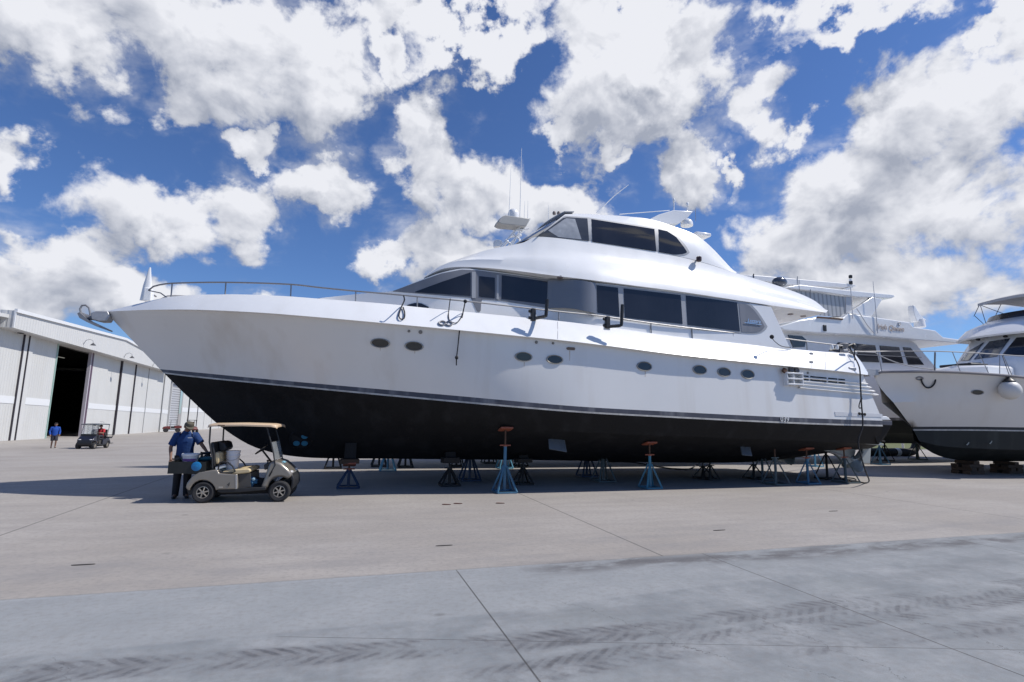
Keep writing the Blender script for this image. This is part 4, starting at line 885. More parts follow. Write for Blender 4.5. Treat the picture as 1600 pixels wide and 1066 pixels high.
# ================================================================== JACK STANDS
def stand(label, u, v, htop, kind, pad=None, spread=.28, hp=.70, rz=0, pos=None):
    g0 = V(pos) if pos else G(u, v+1.5)
    if not pos: g0 = g0+V((ray(u, v).x, ray(u, v).y, 0)).normalized()*spread*.6
    mt = kind; st_ = thing('jack_stand', label, 'jack stand', g0, 'jack stands propping the boats', rz, local=True)
    hp = min(hp, htop-.16); nleg = 4
    for k in range(nleg):
        a = R(45+90*k); f = V((math.cos(a), math.sin(a), 0)); add('leg', MB().bar(f*spread*1.38+V((0, 0, .03)), f*.045+V((0, 0, hp)), .042), mt, st_)
        a2 = R(45+90*(k+1)); f2 = V((math.cos(a2), math.sin(a2), 0)); add('base_rail', MB().bar(f*spread*1.38+V((0, 0, .028)), f2*spread*1.38+V((0, 0, .028)), .04), mt, st_)
    add('post', MB().lathe((0, 0, .04), [(.042, 0), (.042, max(hp, htop*.72)-.04)], n=10), mt, st_)
    add('screw', MB().lathe((0, 0, hp*.8), [(.024, 0), (.024, htop-hp*.8-.02)], n=8), rust if kind is not blackS else blackS, st_)
    hz = max(hp, htop*.72); hm = MB().bar((-.15, 0, hz+.02), (.15, 0, hz+.02), .03); hm.lathe((0, 0, hz-.01), [(.06, 0), (.06, .05)], n=10); add('handle', hm, pad or mt, st_)
    if pad: add('pad', MB().box((0, 0, htop-.02), (.34, .34, .05), Matrix.Rotation(R(-14), 3, 'X')), pad, st_, bevel=.01)
    return st_
FR = 'jack stands propping the boats'
def zhit(g0, tree=bvB):
    h = tree.ray_cast(V((g0.x, g0.y, 0)), V((0, 0, 1)), 6); return h[0].z if h[0] is not None else None
def fit(u, v, pad=True, label='', kind=blueS, padm=orange, spread=.28, ht=None, **k):
    g0 = G(u, v+1)+V((ray(u, v).x, ray(u, v).y, 0)).normalized()*spread*.6
    z = ht or zhit(g0) or 1.45
    return stand(label, u, v, z-.01, kind, padm if pad else None, spread, pos=(g0.x, g0.y, g0.z), **k)
s = fit(788, 770, label='blue jack stand with orange tilted pad under the middle of the long yacht', spread=.27)
fit(1016, 763, label='teal blue jack stand, tallest post, just right of the first stabiliser fin', kind=mat('teal_stand_paint', (.05, .20, .29), .5, var=.3, streak=((.10, .08, .06), .5, 8)), spread=.25)
fit(1213, 757, label='grey green jack stand with splayed thin legs under the aft hull', kind=greyS, pad=False, spread=.3, hp=.8)
fit(1263, 755.5, label='blue jack stand with orange pad between the grey stand and the propellers', spread=.26)
fit(1322, 754, label='dark slate jack stand beside the shaft skeg and propeller', kind=greyS, spread=.3, hp=.8)
def low(u, v, label, kind, ht=.52, spread=.27, block=None, bl=None, padm=None):
    g0 = G(u, v+1)+V((ray(u, v).x, ray(u, v).y, 0)).normalized()*spread*.6
    if block:
        q = ray(u, v-6); q = C0+q*(15.7/q.y); g0 = V((q.x, 15.7, 0))
    z = zhit(g0); z = z-.0 if z else ht
    top = .64 if block else z-.01
    stand(label, u, v, top, kind, padm, spread, pos=(g0.x, g0.y, g0.z))
    if block:
        solo('packing_timber', MB().box((g0.x, g0.y+.1, (g0.z+top+block+z)/2+.004), (.3, .26, z-top-block-.02), Matrix.Rotation(R(4), 3, 'Z')), black_paint, bl[2], 'packing timber', 'packing timbers between stands and keel')
        solo('timber_block', MB().box((g0.x, g0.y, g0.z+top+block/2+.003), (.48, .32, block-.004), Matrix.Rotation(R(6), 3, 'Z')), wood if bl[1] else mat('dark_timber', (.03, .024, .02), .8, var=.4), bl[0], 'timber block', 'keel blocks on low stands', bevel=.008)
low(544, 766, 'short dark blue jack stand carrying a brown block under the forward keel', blueS2, .7, .29, .13, ('brown timber block between forward keel and short dark blue stand', 1, 'dark upright packing timber above the brown block at the forward keel'), orange)
low(702, 761, 'short black jack stand with a dark block, left of the tall blue stand', blackS, .7, .27, .16, ('dark timber block on the black stand left of the tall blue stand', 0, 'dark upright packing timber over the stand left of the tall blue one'))
low(817, 757, 'short black jack stand just right of the tall orange-padded blue stand', blackS, .7, .26, .12, ('dark timber block on the black stand right of the tall blue stand', 0, 'dark upright packing timber over the stand right of the tall blue one'))
far = lambda u, v, label, kind, ht=1.4, sp=.3, hp=.85: stand(label, u, v, ht, kind, None, sp, hp)
far(733.5, 750.5, 'slim dark blue jack stand beyond the keel, behind the short black stand', blueS2, 1.55, .3)
far(943, 752, 'dark grey jack stand with a small pad, left of the teal blue stand', greyS, 1.5, .3)
far(917, 744, 'dark many legged jack stand beyond the keel, left of the dark grey one', blueS2, 1.5, .29)
low(1099, 748, 'black jack stand right of the teal blue stand, where the black hose ends', blackS, .6, .26)
low(1110, 749, 'rust-spotted black jack stand touching its black neighbour under the keel', blackS, .6, .22)
low(1178, 748, 'black jack stand with crossed legs under the second stabiliser fin', blackS, .6, .27)
far(1192, 748, 'dark jack stand close behind the crossed-leg stand and left of the grey green one', greyS, 1.5, .27)
far(1293, 748, 'dark jack stand behind the skeg, between the blue stand and the propeller', blackS, 1.5, .3)
far(520, 731.5, 'small black jack stand far behind the keel, leftmost under the hidden yacht', blackS, 1.45, .3)
far(592, 728, 'small black jack stand far behind the keel, touching the light blue stand', blackS, 1.45, .3)
far(605.5, 735, 'light blue jack stand far behind the keel between two black ones', lightblueS, 1.5, .28)
far(633, 729.5, 'small black jack stand far behind the keel, right of the light blue stand', blackS, 1.45, .28)
far(713, 728, 'small black jack stand far off behind the short black stand with a block', blackS, 1.45, .26)
far(764, 723, 'tiny black jack stand far behind, left of the tall orange-padded stand', blackS, 1.45, .3)
far(788, 731, 'light blue jack stand far off, right behind the tall orange-padded stand', lightblueS, 1.45, .28)
far(811, 727, 'tiny black jack stand far behind, above the black stand right of the tall blue one', blackS, 1.45, .3)
far(1274, 728, 'light blue jack stand far off under the hull, right of the grey green one', lightblueS, 1.45, .25)
far(1376, 725, 'blue jack stand behind the swim platform, under the boat behind', blueS, 1.5, .3)
far(1384, 719, 'black jack stand leaning close behind the blue one past the swim platform', blackS, 1.5, .3)
far(1434, 717, 'dark green jack stand under the stem of the cream yacht', mat('dark_green_paint', (.02, .05, .04), .5), 1.4, .34)
# timber block stacks under the cream yacht
for (u, v), lb in (((1531, 739), 'stack of dark timber keel blocks under the forefoot of the cream yacht'), ((1592, 737), 'stack of dark timber keel blocks at the right edge of the photo')):
    g0 = PY(u, v, Y2-.3); g0 = G(u, v); g0.y = Y2
    g0.x = PY(u, v, Y2-.45).x; zt = 0
    h = bvr2.ray_cast(V((g0.x, Y2-.02, 0)), V((0, 0, 1)), 5)[0]; zt = h.z if h is not None else .5
    t_ = thing('block_stack', lb, 'timber blocks', (g0.x, Y2, 0), 'keel block stacks'); n = 4; hh_ = (zt-.004)/n
    for k in range(n):
        for j in (-.22, .22) if k < n-1 else (0,):
            add('timber', MB().box((g0.x+(j if k % 2 else 0), Y2+(0 if k % 2 else j), hh_*(k+.5)), ((.30 if k % 2 else .85), (.8 if k % 2 else .30), hh_-.004), Matrix.Rotation(R(random.uniform(-4, 4)), 3, 'Z')), wood, t_, bevel=.01)

# ================================================================== GOLF CARTS
tyre_m = mat('tyre_rubber', (.022, .022, .024), .8, var=.25, scale=20, bump=.4, bscale=90)
rim_c = mat('cart_rim', (.52, .47, .40), .35, .6, var=.15, scale=9)
beige = mat('beige_vinyl', (.58, .46, .27), .5, var=.1, scale=6)
def L(zx, zy): return ((zx-455-.075*(815-zy if zy else 0))/505., (915-zy)/443.)
def poly(pts, y): return [V((L(a, b)[0], y, L(a, b)[1])) for a, b in pts]
def arc(cx, cy, r, a0, a1, n=10): return [(cx+r*math.cos(R(a0+(a1-a0)*i/n)), cy-r*math.sin(R(a0+(a1-a0)*i/n))) for i in range(n+1)]
def wheel(c, r, wd, root, out):
    w_ = add('wheel', MB().lathe(c, [(r*.56, -wd*.42), (r*.84, -wd*.5), (r*.95, -wd*.44), (r, -wd*.3), (r, wd*.3), (r*.95, wd*.44), (r*.84, wd*.5), (r*.56, wd*.42), (r*.5, 0), (r*.56, -wd*.42)], axis=(0, 1, 0), n=28, cap=False), tyre_m, root)
    rm = MB(); o = out*wd*.40
    rm.lathe(c, [(r*.58, o*.6), (r*.58, o), (r*.51, o*1.02), (r*.48, o*.5), (r*.58, o*.6)], axis=(0, 1, 0), n=24, cap=False)
    rm.lathe(c, [(.02, o*.55), (r*.14, o*.9), (r*.12, o*1.05), (.004, o*1.08)], axis=(0, 1, 0), n=14)
    for k in range(6):
        a = R(60*k+15); d = V((math.cos(a), 0, math.sin(a))); rm.bar(V(c)+d*r*.1+V((0, o*.92, 0)), V(c)+d*r*.52+V((0, o*.85, 0)), r*.16, r*.10)
    add('rim', rm, rim_c, w_); add('hub_recess', MB().lathe(c, [(r*.52, o*.45), (r*.52, o*.5)], axis=(0, 1, 0), n=20), dark, w_)
def cart(root, paint, roof_m, seat_m, near=True, full_screen=False):
    W = .57
    rear = [(285,768),(300,722),(345,662),(420,622),(545,604),(603,602),(615,634),(780,646),(797,640),(803,700),(803,785),(608,788)]+arc(455,835,138,15,165)
    add('rear_body', MB().prism(poly(rear, -W), (0, 2*W, 0)), paint, root, bevel=.03)
    cowl = [(1035,782),(1075,690),(1110,580),(1128,532),(1185,518),(1255,540),(1325,595),(1368,640),(1372,668)]+arc(1240,810,135,38,172,9)[1:]
    add('front_cowl', MB().prism(poly(cowl, -.50), (0, 1.0, 0)), paint, root, bevel=.05)
    add('floor', MB().prism(poly([(600,783),(1100,772),(1098,800),(830,818),(640,822),(600,812)], -.54), (0, 1.08, 0)), blackpl, root, bevel=.012)
    add('chassis', MB().prism(poly([(330,770),(600,700),(1090,770),(1350,700),(1330,840),(620,850),(400,840)], -.36), (0, .72, 0)), dark, root)
    add('front_bumper', MB().prism(poly([(1340,640),(1372,645),(1392,690),(1395,760),(1372,800),(1350,790),(1362,720)], -.46), (0, .92, 0)), blackpl, root, bevel=.02)
    for y in (-.34, .34): add('headlight', MB().ball((L(1352, 628)[0], y, L(1352, 632)[1]), (.05, .10, .04)), mat('lamp_glass', (.6, .6, .6), .1, coat=.5), root)
    add('rear_bumper', MB().prism(poly([(280,770),(340,765),(345,830),(300,850),(285,810)], -.45), (0, .9, 0)), blackpl, root, bevel=.015)
    for (zx, r) in ((455, .228), (1240, .228)):
        for s in (-1, 1): wheel(V((L(zx, 0)[0], s*.47, r)), r, .20, root, s)
    add('seat_base', MB().prism(poly([(800,648),(925,640),(930,770),(850,780),(803,780)], -.45), (0, .9, 0)), mat('dark_seat_base', (.07, .065, .06), .6), root)
    sb = add('seat', MB().prism(poly([(640,648),(640,618),(772,600),(900,592),(925,598),(932,615),(925,634),(800,646)], -.50), (0, 1.0, 0)), seat_m, root, bevel=.025)
    add('backrest_shell', MB().prism(poly([(513,345),(530,335),(545,345),(560,440),(568,560),(545,585),(535,520)], -.50), (0, 1.0, 0)), blackpl, root, bevel=.02)
    add('backrest', MB().prism(poly([(546,445),(570,432),(598,445),(606,500),(600,540),(572,556),(556,520)], -.46), (0, .92, 0)), seat_m, root, bevel=.03)
    add('backrest_pad', MB().prism(poly([(545,345),(575,333),(620,345),(640,400),(620,430),(560,440)], -.20), (0, .62, 0)), blackpl, root, bevel=.03)
    for s in (-1, 1):
        ar = MB().tube([(L(a, b)[0], s*.5, L(a, b)[1]) for a, b in ((598,600),(612,535),(640,526),(700,533),(745,570),(775,618),(740,632),(640,632),(605,610))], .017, 6); add('arm_rail', ar, blackpl, root)
    R1 = .53
    for s in (-1, 1):
        add('roof_post', MB().tube([(L(a, b)[0], s*R1, L(a, b)[1]) for a, b in ((513,185),(507,335),(520,400),(540,480),(545,590))], .018, 6), blackpl, root)
        add('roof_post', MB().tube([(L(a, b)[0], s*R1*.93, L(a, b)[1]) for a, b in ((1096,180),(1145,340),(1172,450),(1190,560),(1130,660))], .016, 6), blackpl, root)
    rf = []
    for zx, dz, hw in ((487,-.012,.52),(493,.012,.555),(520,.035,.575),(850,.055,.59),(1150,.045,.58),(1198,.028,.565),(1214,.004,.53)):
        x = L(zx, 170)[0]; z = L(0, 168)[1]+dz
        rf.append([V((x, s*hw, z-(.022 if abs(s) > .95 else 0)-.02*s*s)) for s in (-1, -.94, -.6, 0, .6, .94, 1)])
    add('roof', MB().shell(rf, V((0, 0, -.035))), roof_m, root, smooth=50)
    add('roof_handle', MB().box((L(632, 172)[0], -.575, L(0, 172)[1]), (.14, .02, .022)), mat('handle_brown', (.12, .07, .04), .6), root)
    if full_screen:
        add('windscreen', MB().prism(poly([(1100,185),(1110,185),(1200,520),(1186,520)], -.5), (0, 1.0, 0)), mat('clear_screen', (.6, .66, .68), .05, trans=.85, alpha=.45), root)
        add('rear_seat', MB().box((-.45, 0, .72), (.45, 1.0, .12)), seat_m, root, bevel=.03); add('rear_step', MB().box((-.72, 0, .3), (.4, .95, .04)), blackpl, root)
        add('grab_bar', MB().tube([(-.55, -.5, .75), (-.85, -.5, .9), (-.85, .5, .9), (-.55, .5, .75)], .018, 6), blackpl, root)
        add('rear_post', MB().tube([(-.6, -.5, .75), (-.62, -.5, 1.72)], .018, 6), blackpl, root); add('rear_post', MB().tube([(-.6, .5, .75), (-.62, .5, 1.72)], .018, 6), blackpl, root)
        add('dash', MB().box((L(1130, 0)[0], 0, .92), (.2, .95, .2)), blackpl, root, bevel=.03)
    else:
        ws = MB().prism(poly([(1140,338),(1148,334),(1188,512),(1176,512)], -.5), (0, 1.0, 0)); ws2 = MB()
        add('windscreen', MB().prism([V((L(a, b)[0], y, L(a, b)[1])) for a, b, y in ((1140,338,-.5),(1140,338,.5),(1180,510,.5),(1180,510,-.5))], (.02, 0, .004)), mat('hazy_screen', (.30, .32, .335), .2, alpha=.8, coat=.3, var=.25, scale=5), root, bevel=.004)
        add('windscreen_trim', MB().tube([(L(1140, 338)[0], -.5, L(0, 338)[1]), (L(1140, 338)[0], .5, L(0, 338)[1])], .014, 6), blackpl, root)
        add('dash', MB().prism(poly([(1065,560),(1110,535),(1130,535),(1110,600),(1075,610)], -.47), (0, .94, 0)), blackpl, root, bevel=.015)
    # steering wheel and column on the driver's side
    yy = .22 if not full_screen else .24
    c = V((L(975, 425)[0], yy, L(975, 425)[1])); ax = V((.62, 0, -.62)).normalized(); ax = (V((L(1090, 560)[0], yy, L(1090, 560)[1]))-c).normalized()
    a = V((0, 1, 0)); b = ax.cross(a); stw = MB().tube([c+(a*math.cos(t)+b*math.sin(t))*.165 for t in [2*math.pi*i/20 for i in range(21)]], .014, 6)
    for t in (R(90), R(210), R(330)): stw.tube([c+ax*.03, c+(a*math.cos(t)+b*math.sin(t))*.16], .012, 5)
    add('steering_wheel', stw, blackpl, root); add('steering_column', MB().tube([c, V((L(1095, 560)[0], yy, L(1095, 565)[1]))], .022, 8), blackpl, root)
gold = mat('champagne_paint', (.26, .235, .20), .3, .35, var=.05, scale=5, coat=.5, streak=((.30, .28, .25), .3, 6))
CROT = R(-4); _c = G(315, 786.5)+Matrix.Rotation(CROT, 3, 'Z') @ V((0, .55, 0)); CX, CY = _c.x, _c.y
gc = thing('golf_cart', 'champagne golf cart numbered 4 with tan roof and black tool box at its rear', 'golf cart', (CX, CY, 0), 'golf carts in the yard', CROT, local=True)
cart(gc, gold, mat('tan_roof', (.62, .46, .31), .45, var=.06, scale=5, coat=.15), beige)
add('cart_number', text_mb('4', .12, (L(712, 742)[0], -.575, L(712, 742)[1]), (1, 0, 0), (0, 0, 1), .003, .15), blackpl, gc)
add('maker_badge', MB().box((L(635, 0)[0], -.572, L(0, 767)[1]), (.085, .008, .03)), rim_c, gc)
add('vent_slot', MB().bar((L(1128, 670)[0], -.503, L(0, 670)[1]), (L(1158, 620)[0], -.503, L(0, 620)[1]), .012, .03), dark, gc)
add('body_edge', MB().prism(poly([(786,650),(803,648),(805,782),(790,784)], -.575), (0, .02, 0)), mat('pale_edge', (.45, .43, .40), .35), gc)
box_ = MB(); x0, z0 = L(103, 636); x1, z1 = L(480, 525)
for yy in (-.55, .20): box_.box(((x0+x1)/2, yy, (z0+z1)/2), (x1-x0, .02, z1-z0))
for xx in (x0+.01, x1-.01): box_.box((xx, -.175, (z0+z1)/2), (.02, .726, z1-z0))
box_.box(((x0+x1)/2, -.175, z0+.01), (x1-x0-.044, .726, .02)); add('tool_box', box_, mat('black_toolbox', (.010, .012, .011), .55, var=.3, streak=((.03, .03, .028), .4, 8)), gc)
add('tool_box_bracket', MB().bar((-.45, -.1, z0-.03), (.3, -.1, z0-.03), .06, .05).bar((-.45, .1, z0-.03), (.3, .1, z0-.03), .06, .05), blackpl, gc)
def at(zx, zy, y): x, z = L(zx, zy); return V((CX, CY, 0))+Matrix.Rotation(CROT, 3, 'Z') @ V((x, y, z))
# things riding on the cart
def bucket(name, label, base, r, h, m, label_m=None, lid=True):
    t = thing(name, label, 'bucket', base, rz=CROT, local=True)
    add('pail', MB().lathe((0, 0, 0), [(r*.86, 0), (r*.97, h*.72), (r*1.05, h*.73), (r*1.05, h*.76), (r*.98, h*.77), (r*1.0, h*.9), (r*1.06, h*.91), (r*1.06, h)], n=28), m, t)
    if lid: add('lid', MB().lathe((0, 0, h-.004), [(r*1.09, -.03), (r*1.1, 0), (r*1.04, .012), (r*1.0, .004), (r*.2, .006)], n=28), m, t)
    if label_m:
        n = 12; add('paper_label', MB().grid([[V((r*(.86+.13*z/(h*.8))*1.012*math.cos(a), r*(.86+.13*z/(h*.8))*1.012*math.sin(a), z)) for a in [R(-150+120*i/n) for i in range(n+1)]] for z in (h*.12, h*.5)]), label_m, t)
    add('handle', MB().tube([V((-r*1.05, 0, h*.8))]+[V((r*1.1*math.cos(R(a)), -r*1.05*abs(math.sin(R(a))), h*.78-.12*abs(math.sin(R(a))))) for a in range(190, 360, 20)]+[V((r*1.05, 0, h*.8))], .004, 5), steel, t)
    return t
wp = mat('white_plastic', (.72, .71, .72), .4, var=.04, scale=7)
bk = bucket('bucket', 'tall ribbed white bucket standing on the golf cart seat', at(693, 612, -.12), .142, .415, wp, None, False)
add('printed_panel', MB().grid([[V((.130*math.cos(R(a)), .130*math.sin(R(a)), z)) for a in range(-150, -89, 10)] for z in (.10, .22)]), mat('faded_print', (.45, .45, .47), .6, var=.6, scale=60), bk)
bucket('bucket', 'low white bucket with purple label in the black tool box', at(280, 545, -.28), .165, .20, wp, mat('purple_label', (.25, .10, .30), .5, var=.4, scale=14))
bd = thing('blue_disc', 'round blue lid hooked on the side of the black tool box', 'lid', at(385, 612, -.565), rz=CROT, local=True)
add('disc', MB().lathe((0, 0, .1), [(.10, 0), (.10, .012), (.085, .02), (.03, .022)], axis=(0, -1, 0), n=28), mat('bright_blue_plastic', (.012, .17, .40), .4, var=.1), bd)
add('hub', MB().lathe((0, -.02, .1), [(.028, 0), (.025, .012)], axis=(0, -1, 0), n=14), mat('bright_blue_plastic', (.012, .17, .40), .4), bd)
tealp = mat('teal_plastic', (.02, .12, .16), .45, var=.2)
dr = thing('power_tool', 'black and teal power tool lying on top of the tool box', 'power tool', at(430, 530, -.2), rz=CROT, local=True)
add('tool_body', MB().rings([(V((-.16, 0, .05)), V((0, .03, 0)), V((0, 0, .03))), (V((-.05, 0, .055)), V((0, .045, 0)), V((0, 0, .045))), (V((.06, 0, .06)), V((0, .045, 0)), V((0, 0, .05))), (V((.12, 0, .06)), V((0, .02, 0)), V((0, 0, .02)))], 12), tealp, dr)
add('grip', MB().tube([(-.08, 0, .08), (-.11, 0, .17), (-.10, 0, .2)], [.03, .026, .03], 8), blackpl, dr); add('chuck', MB().tube([(.1, 0, .06), (.24, 0, .085)], [.018, .012], 8), blackpl, dr)
sg = thing('spray_gun', 'black spray gun standing among tools behind the blue disc', 'spray gun', at(400, 520, .05), rz=CROT, local=True)
add('barrel', MB().tube([(-.1, 0, .13), (.08, 0, .15), (.2, 0, .2)], [.03, .03, .014], 8), blackpl, sg); add('cup', MB().lathe((0, 0, -.02), [(.06, 0), (.065, .1), (.03, .14)], n=14), blackpl, sg); add('trigger', MB().tube([(-.1, 0, .12), (-.13, 0, .02)], .02, 6), blackpl, sg)
pr = thing('pry_tool', 'dark hand tool poking out at the left end of the tool box', 'hand tool', at(150, 530, -.2), rz=CROT, local=True)
add('shaft', MB().tube([(.12, 0, .0), (-.05, 0, .04), (-.13, 0, .05)], .014, 6), blackpl, pr); add('head', MB().box((.02, .0, .05), (.16, .06, .06), Matrix.Rotation(R(-12), 3, 'Y')), blackpl, pr, bevel=.01)
def lump(c, r, seed, n=14, m=8):
    rnd = random.Random(seed); ph = [rnd.uniform(0, 6) for _ in range(6)]; mb = MB(); mb.ball((0, 0, 0), r, n, m)
    for p in mb.v:
        k = 1+.16*math.sin(5*p.x/r[0]+ph[0])+.13*math.sin(6*p.y/r[1]+ph[1])+.12*math.sin(7*p.z/r[2]+ph[2]+3*p.x/r[0]); p *= k
    mb.v = [p+V(c) for p in mb.v]; return mb
cl = thing('rag_bundle', 'bundle of blue and black rags on the golf cart floor', 'rags', at(960, 775, -.3), rz=CROT, local=True)
add('blue_rag', lump((-.06, 0, .11), (.12, .14, .09), 3), mat('blue_cloth', (.05, .16, .28), .9, var=.5, scale=16, bump=.4), cl); add('black_rag', lump((.05, .12, .10), (.16, .16, .10), 5), mat('black_cloth', (.015, .016, .02), .9, var=.4, scale=16, bump=.4), cl)
add('pale_rag', lump((-.02, -.10, .17), (.05, .05, .035), 8), mat('pale_cloth', (.22, .34, .42), .9, var=.4, scale=20), cl)
sp = thing('spray_bottle', 'small clear spray bottle clipped on the cart dashboard', 'bottle', at(1078, 610, -.2), local=True)
add('bottle', MB().lathe((0, 0, 0), [(.04, 0), (.042, .1), (.02, .14), (.016, .17)], n=14), mat('dull_bottle', (.12, .13, .14), .3), sp); add('trigger_head', MB().box((.01, 0, .19), (.07, .03, .04)), rust, sp, bevel=.006)
cp = thing('folded_cloth', 'small light blue cloth lying on the golf cart bonnet', 'cloth', at(1258, 545, -.22), local=True)
add('cloth', lump((0, 0, .015), (.055, .05, .022), 4), mat('light_blue_cloth', (.20, .42, .52), .9, var=.3, scale=20), cp)

# ---- far cart with a driver
fg = G(148, 701); fc = thing('golf_cart', 'dark navy golf cart with full windscreen driving before the hangar', 'golf cart', (fg.x-.1, fg.y+.9, fg.z), 'golf carts in the yard', R(-97), local=True)
cart(fc, mat('dark_navy_paint', (.018, .02, .035), .3, .2, var=.1, coat=.5), mat('grey_roof', (.09, .10, .11), .5), mat('dark_seat', (.03, .03, .035), .6), full_screen=True)
add('aerial', MB().tube([(-.3, 0, 1.76), (-.3, 0, 1.82), (.2, 0, 1.86)], .012, 5), steel, fc)
add('spotlamp', MB().ball((.9, .05, 1.62), (.05, .09, .05)), blackpl, fc)

# ---- two small red utility vehicles far away by the hangar doors
def utility(u, v, label, rz, canopy):
    p = G(u, v); t = thing('utility_vehicle', label, 'utility vehicle', p, 'red utility vehicles by the hangars', rz, local=True)
    redp = mat('faded_red_paint', (.14, .03, .028), .45, var=.25, scale=4)
    add('bonnet', MB().prism([V((x, -.5, z)) for x, z in ((.25,.55),(.3,1.0),(1.1,.92),(1.3,.7),(1.3,.5))], (0, 1.0, 0)), redp, t, bevel=.04)
    add('cargo_bed', MB().prism([V((x, -.6, z)) for x, z in ((-1.3,.65),(-1.3,1.05),(-.3,1.05),(-.3,.65))], (0, 1.2, 0)), redp if not canopy else blackpl, t, bevel=.02)
    add('seat', MB().box((-.05, 0, .8), (.4, 1.0, .3)), blackpl, t, bevel=.04); add('chassis', MB().box((0, 0, .5), (2.3, .9, .14)), dark, t)
    for x in (-.85, .85):
        for s in (-1, 1): add('wheel', MB().lathe((x, s*.55, .33), [(.1, -.11), (.30, -.12), (.33, -.08), (.33, .08), (.30, .12), (.1, .11)], axis=(0, 1, 0), n=18), tyre_m, t)
    fr = MB()
    for s in (-.5, .5): fr.tube([(.3, s, .95), (.2, s, 1.95), (-.55, s, 1.95), (-.6, s, 1.0)], .03, 6)
    add('roll_cage', fr, blackpl if canopy else steel, t)
    if canopy: add('canopy', MB().box((-.2, 0, 2.0), (1.3, 1.25, .07)), blackpl, t, bevel=.02); add('red_panel', MB().box((-.62, 0, 1.4), (.06, 1.1, .7)), redp, t)
    return t
utility(268, 675.5, 'small dark red utility vehicle with bare roll cage by the grey shutter', R(200), False)
utility(298.5, 676.5, 'small red utility vehicle with black canopy behind the cap of the man in blue', R(-60), True)

# ================================================================== PEOPLE
def skinned(nodes, edges, root=0, sub=2):
    """nodes: (x,y,z,r); grows one continuous tapered surface over the skeleton"""
    me = bpy.data.meshes.new('s'); me.from_pydata([n[:3] for n in nodes], edges, []); o = bpy.data.objects.new('s', me); COL.objects.link(o)
    md = o.modifiers.new('skin', 'SKIN'); md.use_smooth_shade = True
    for i, n in enumerate(nodes):
        sv = me.skin_vertices[0].data[i]; r = n[3]; sv.radius = (r, r) if not hasattr(r, '__len__') else r; sv.use_root = (i == root)
    s = o.modifiers.new('sub', 'SUBSURF'); s.levels = s.render_levels = sub
    dg = bpy.context.evaluated_depsgraph_get(); dg.update(); m2_ = bpy.data.meshes.new_from_object(o.evaluated_get(dg))
    mb = MB(); mb.add([v.co.copy() for v in m2_.vertices], [tuple(p.vertices) for p in m2_.polygons])
    bpy.data.objects.remove(o); bpy.data.meshes.remove(me); bpy.data.meshes.remove(m2_); return mb
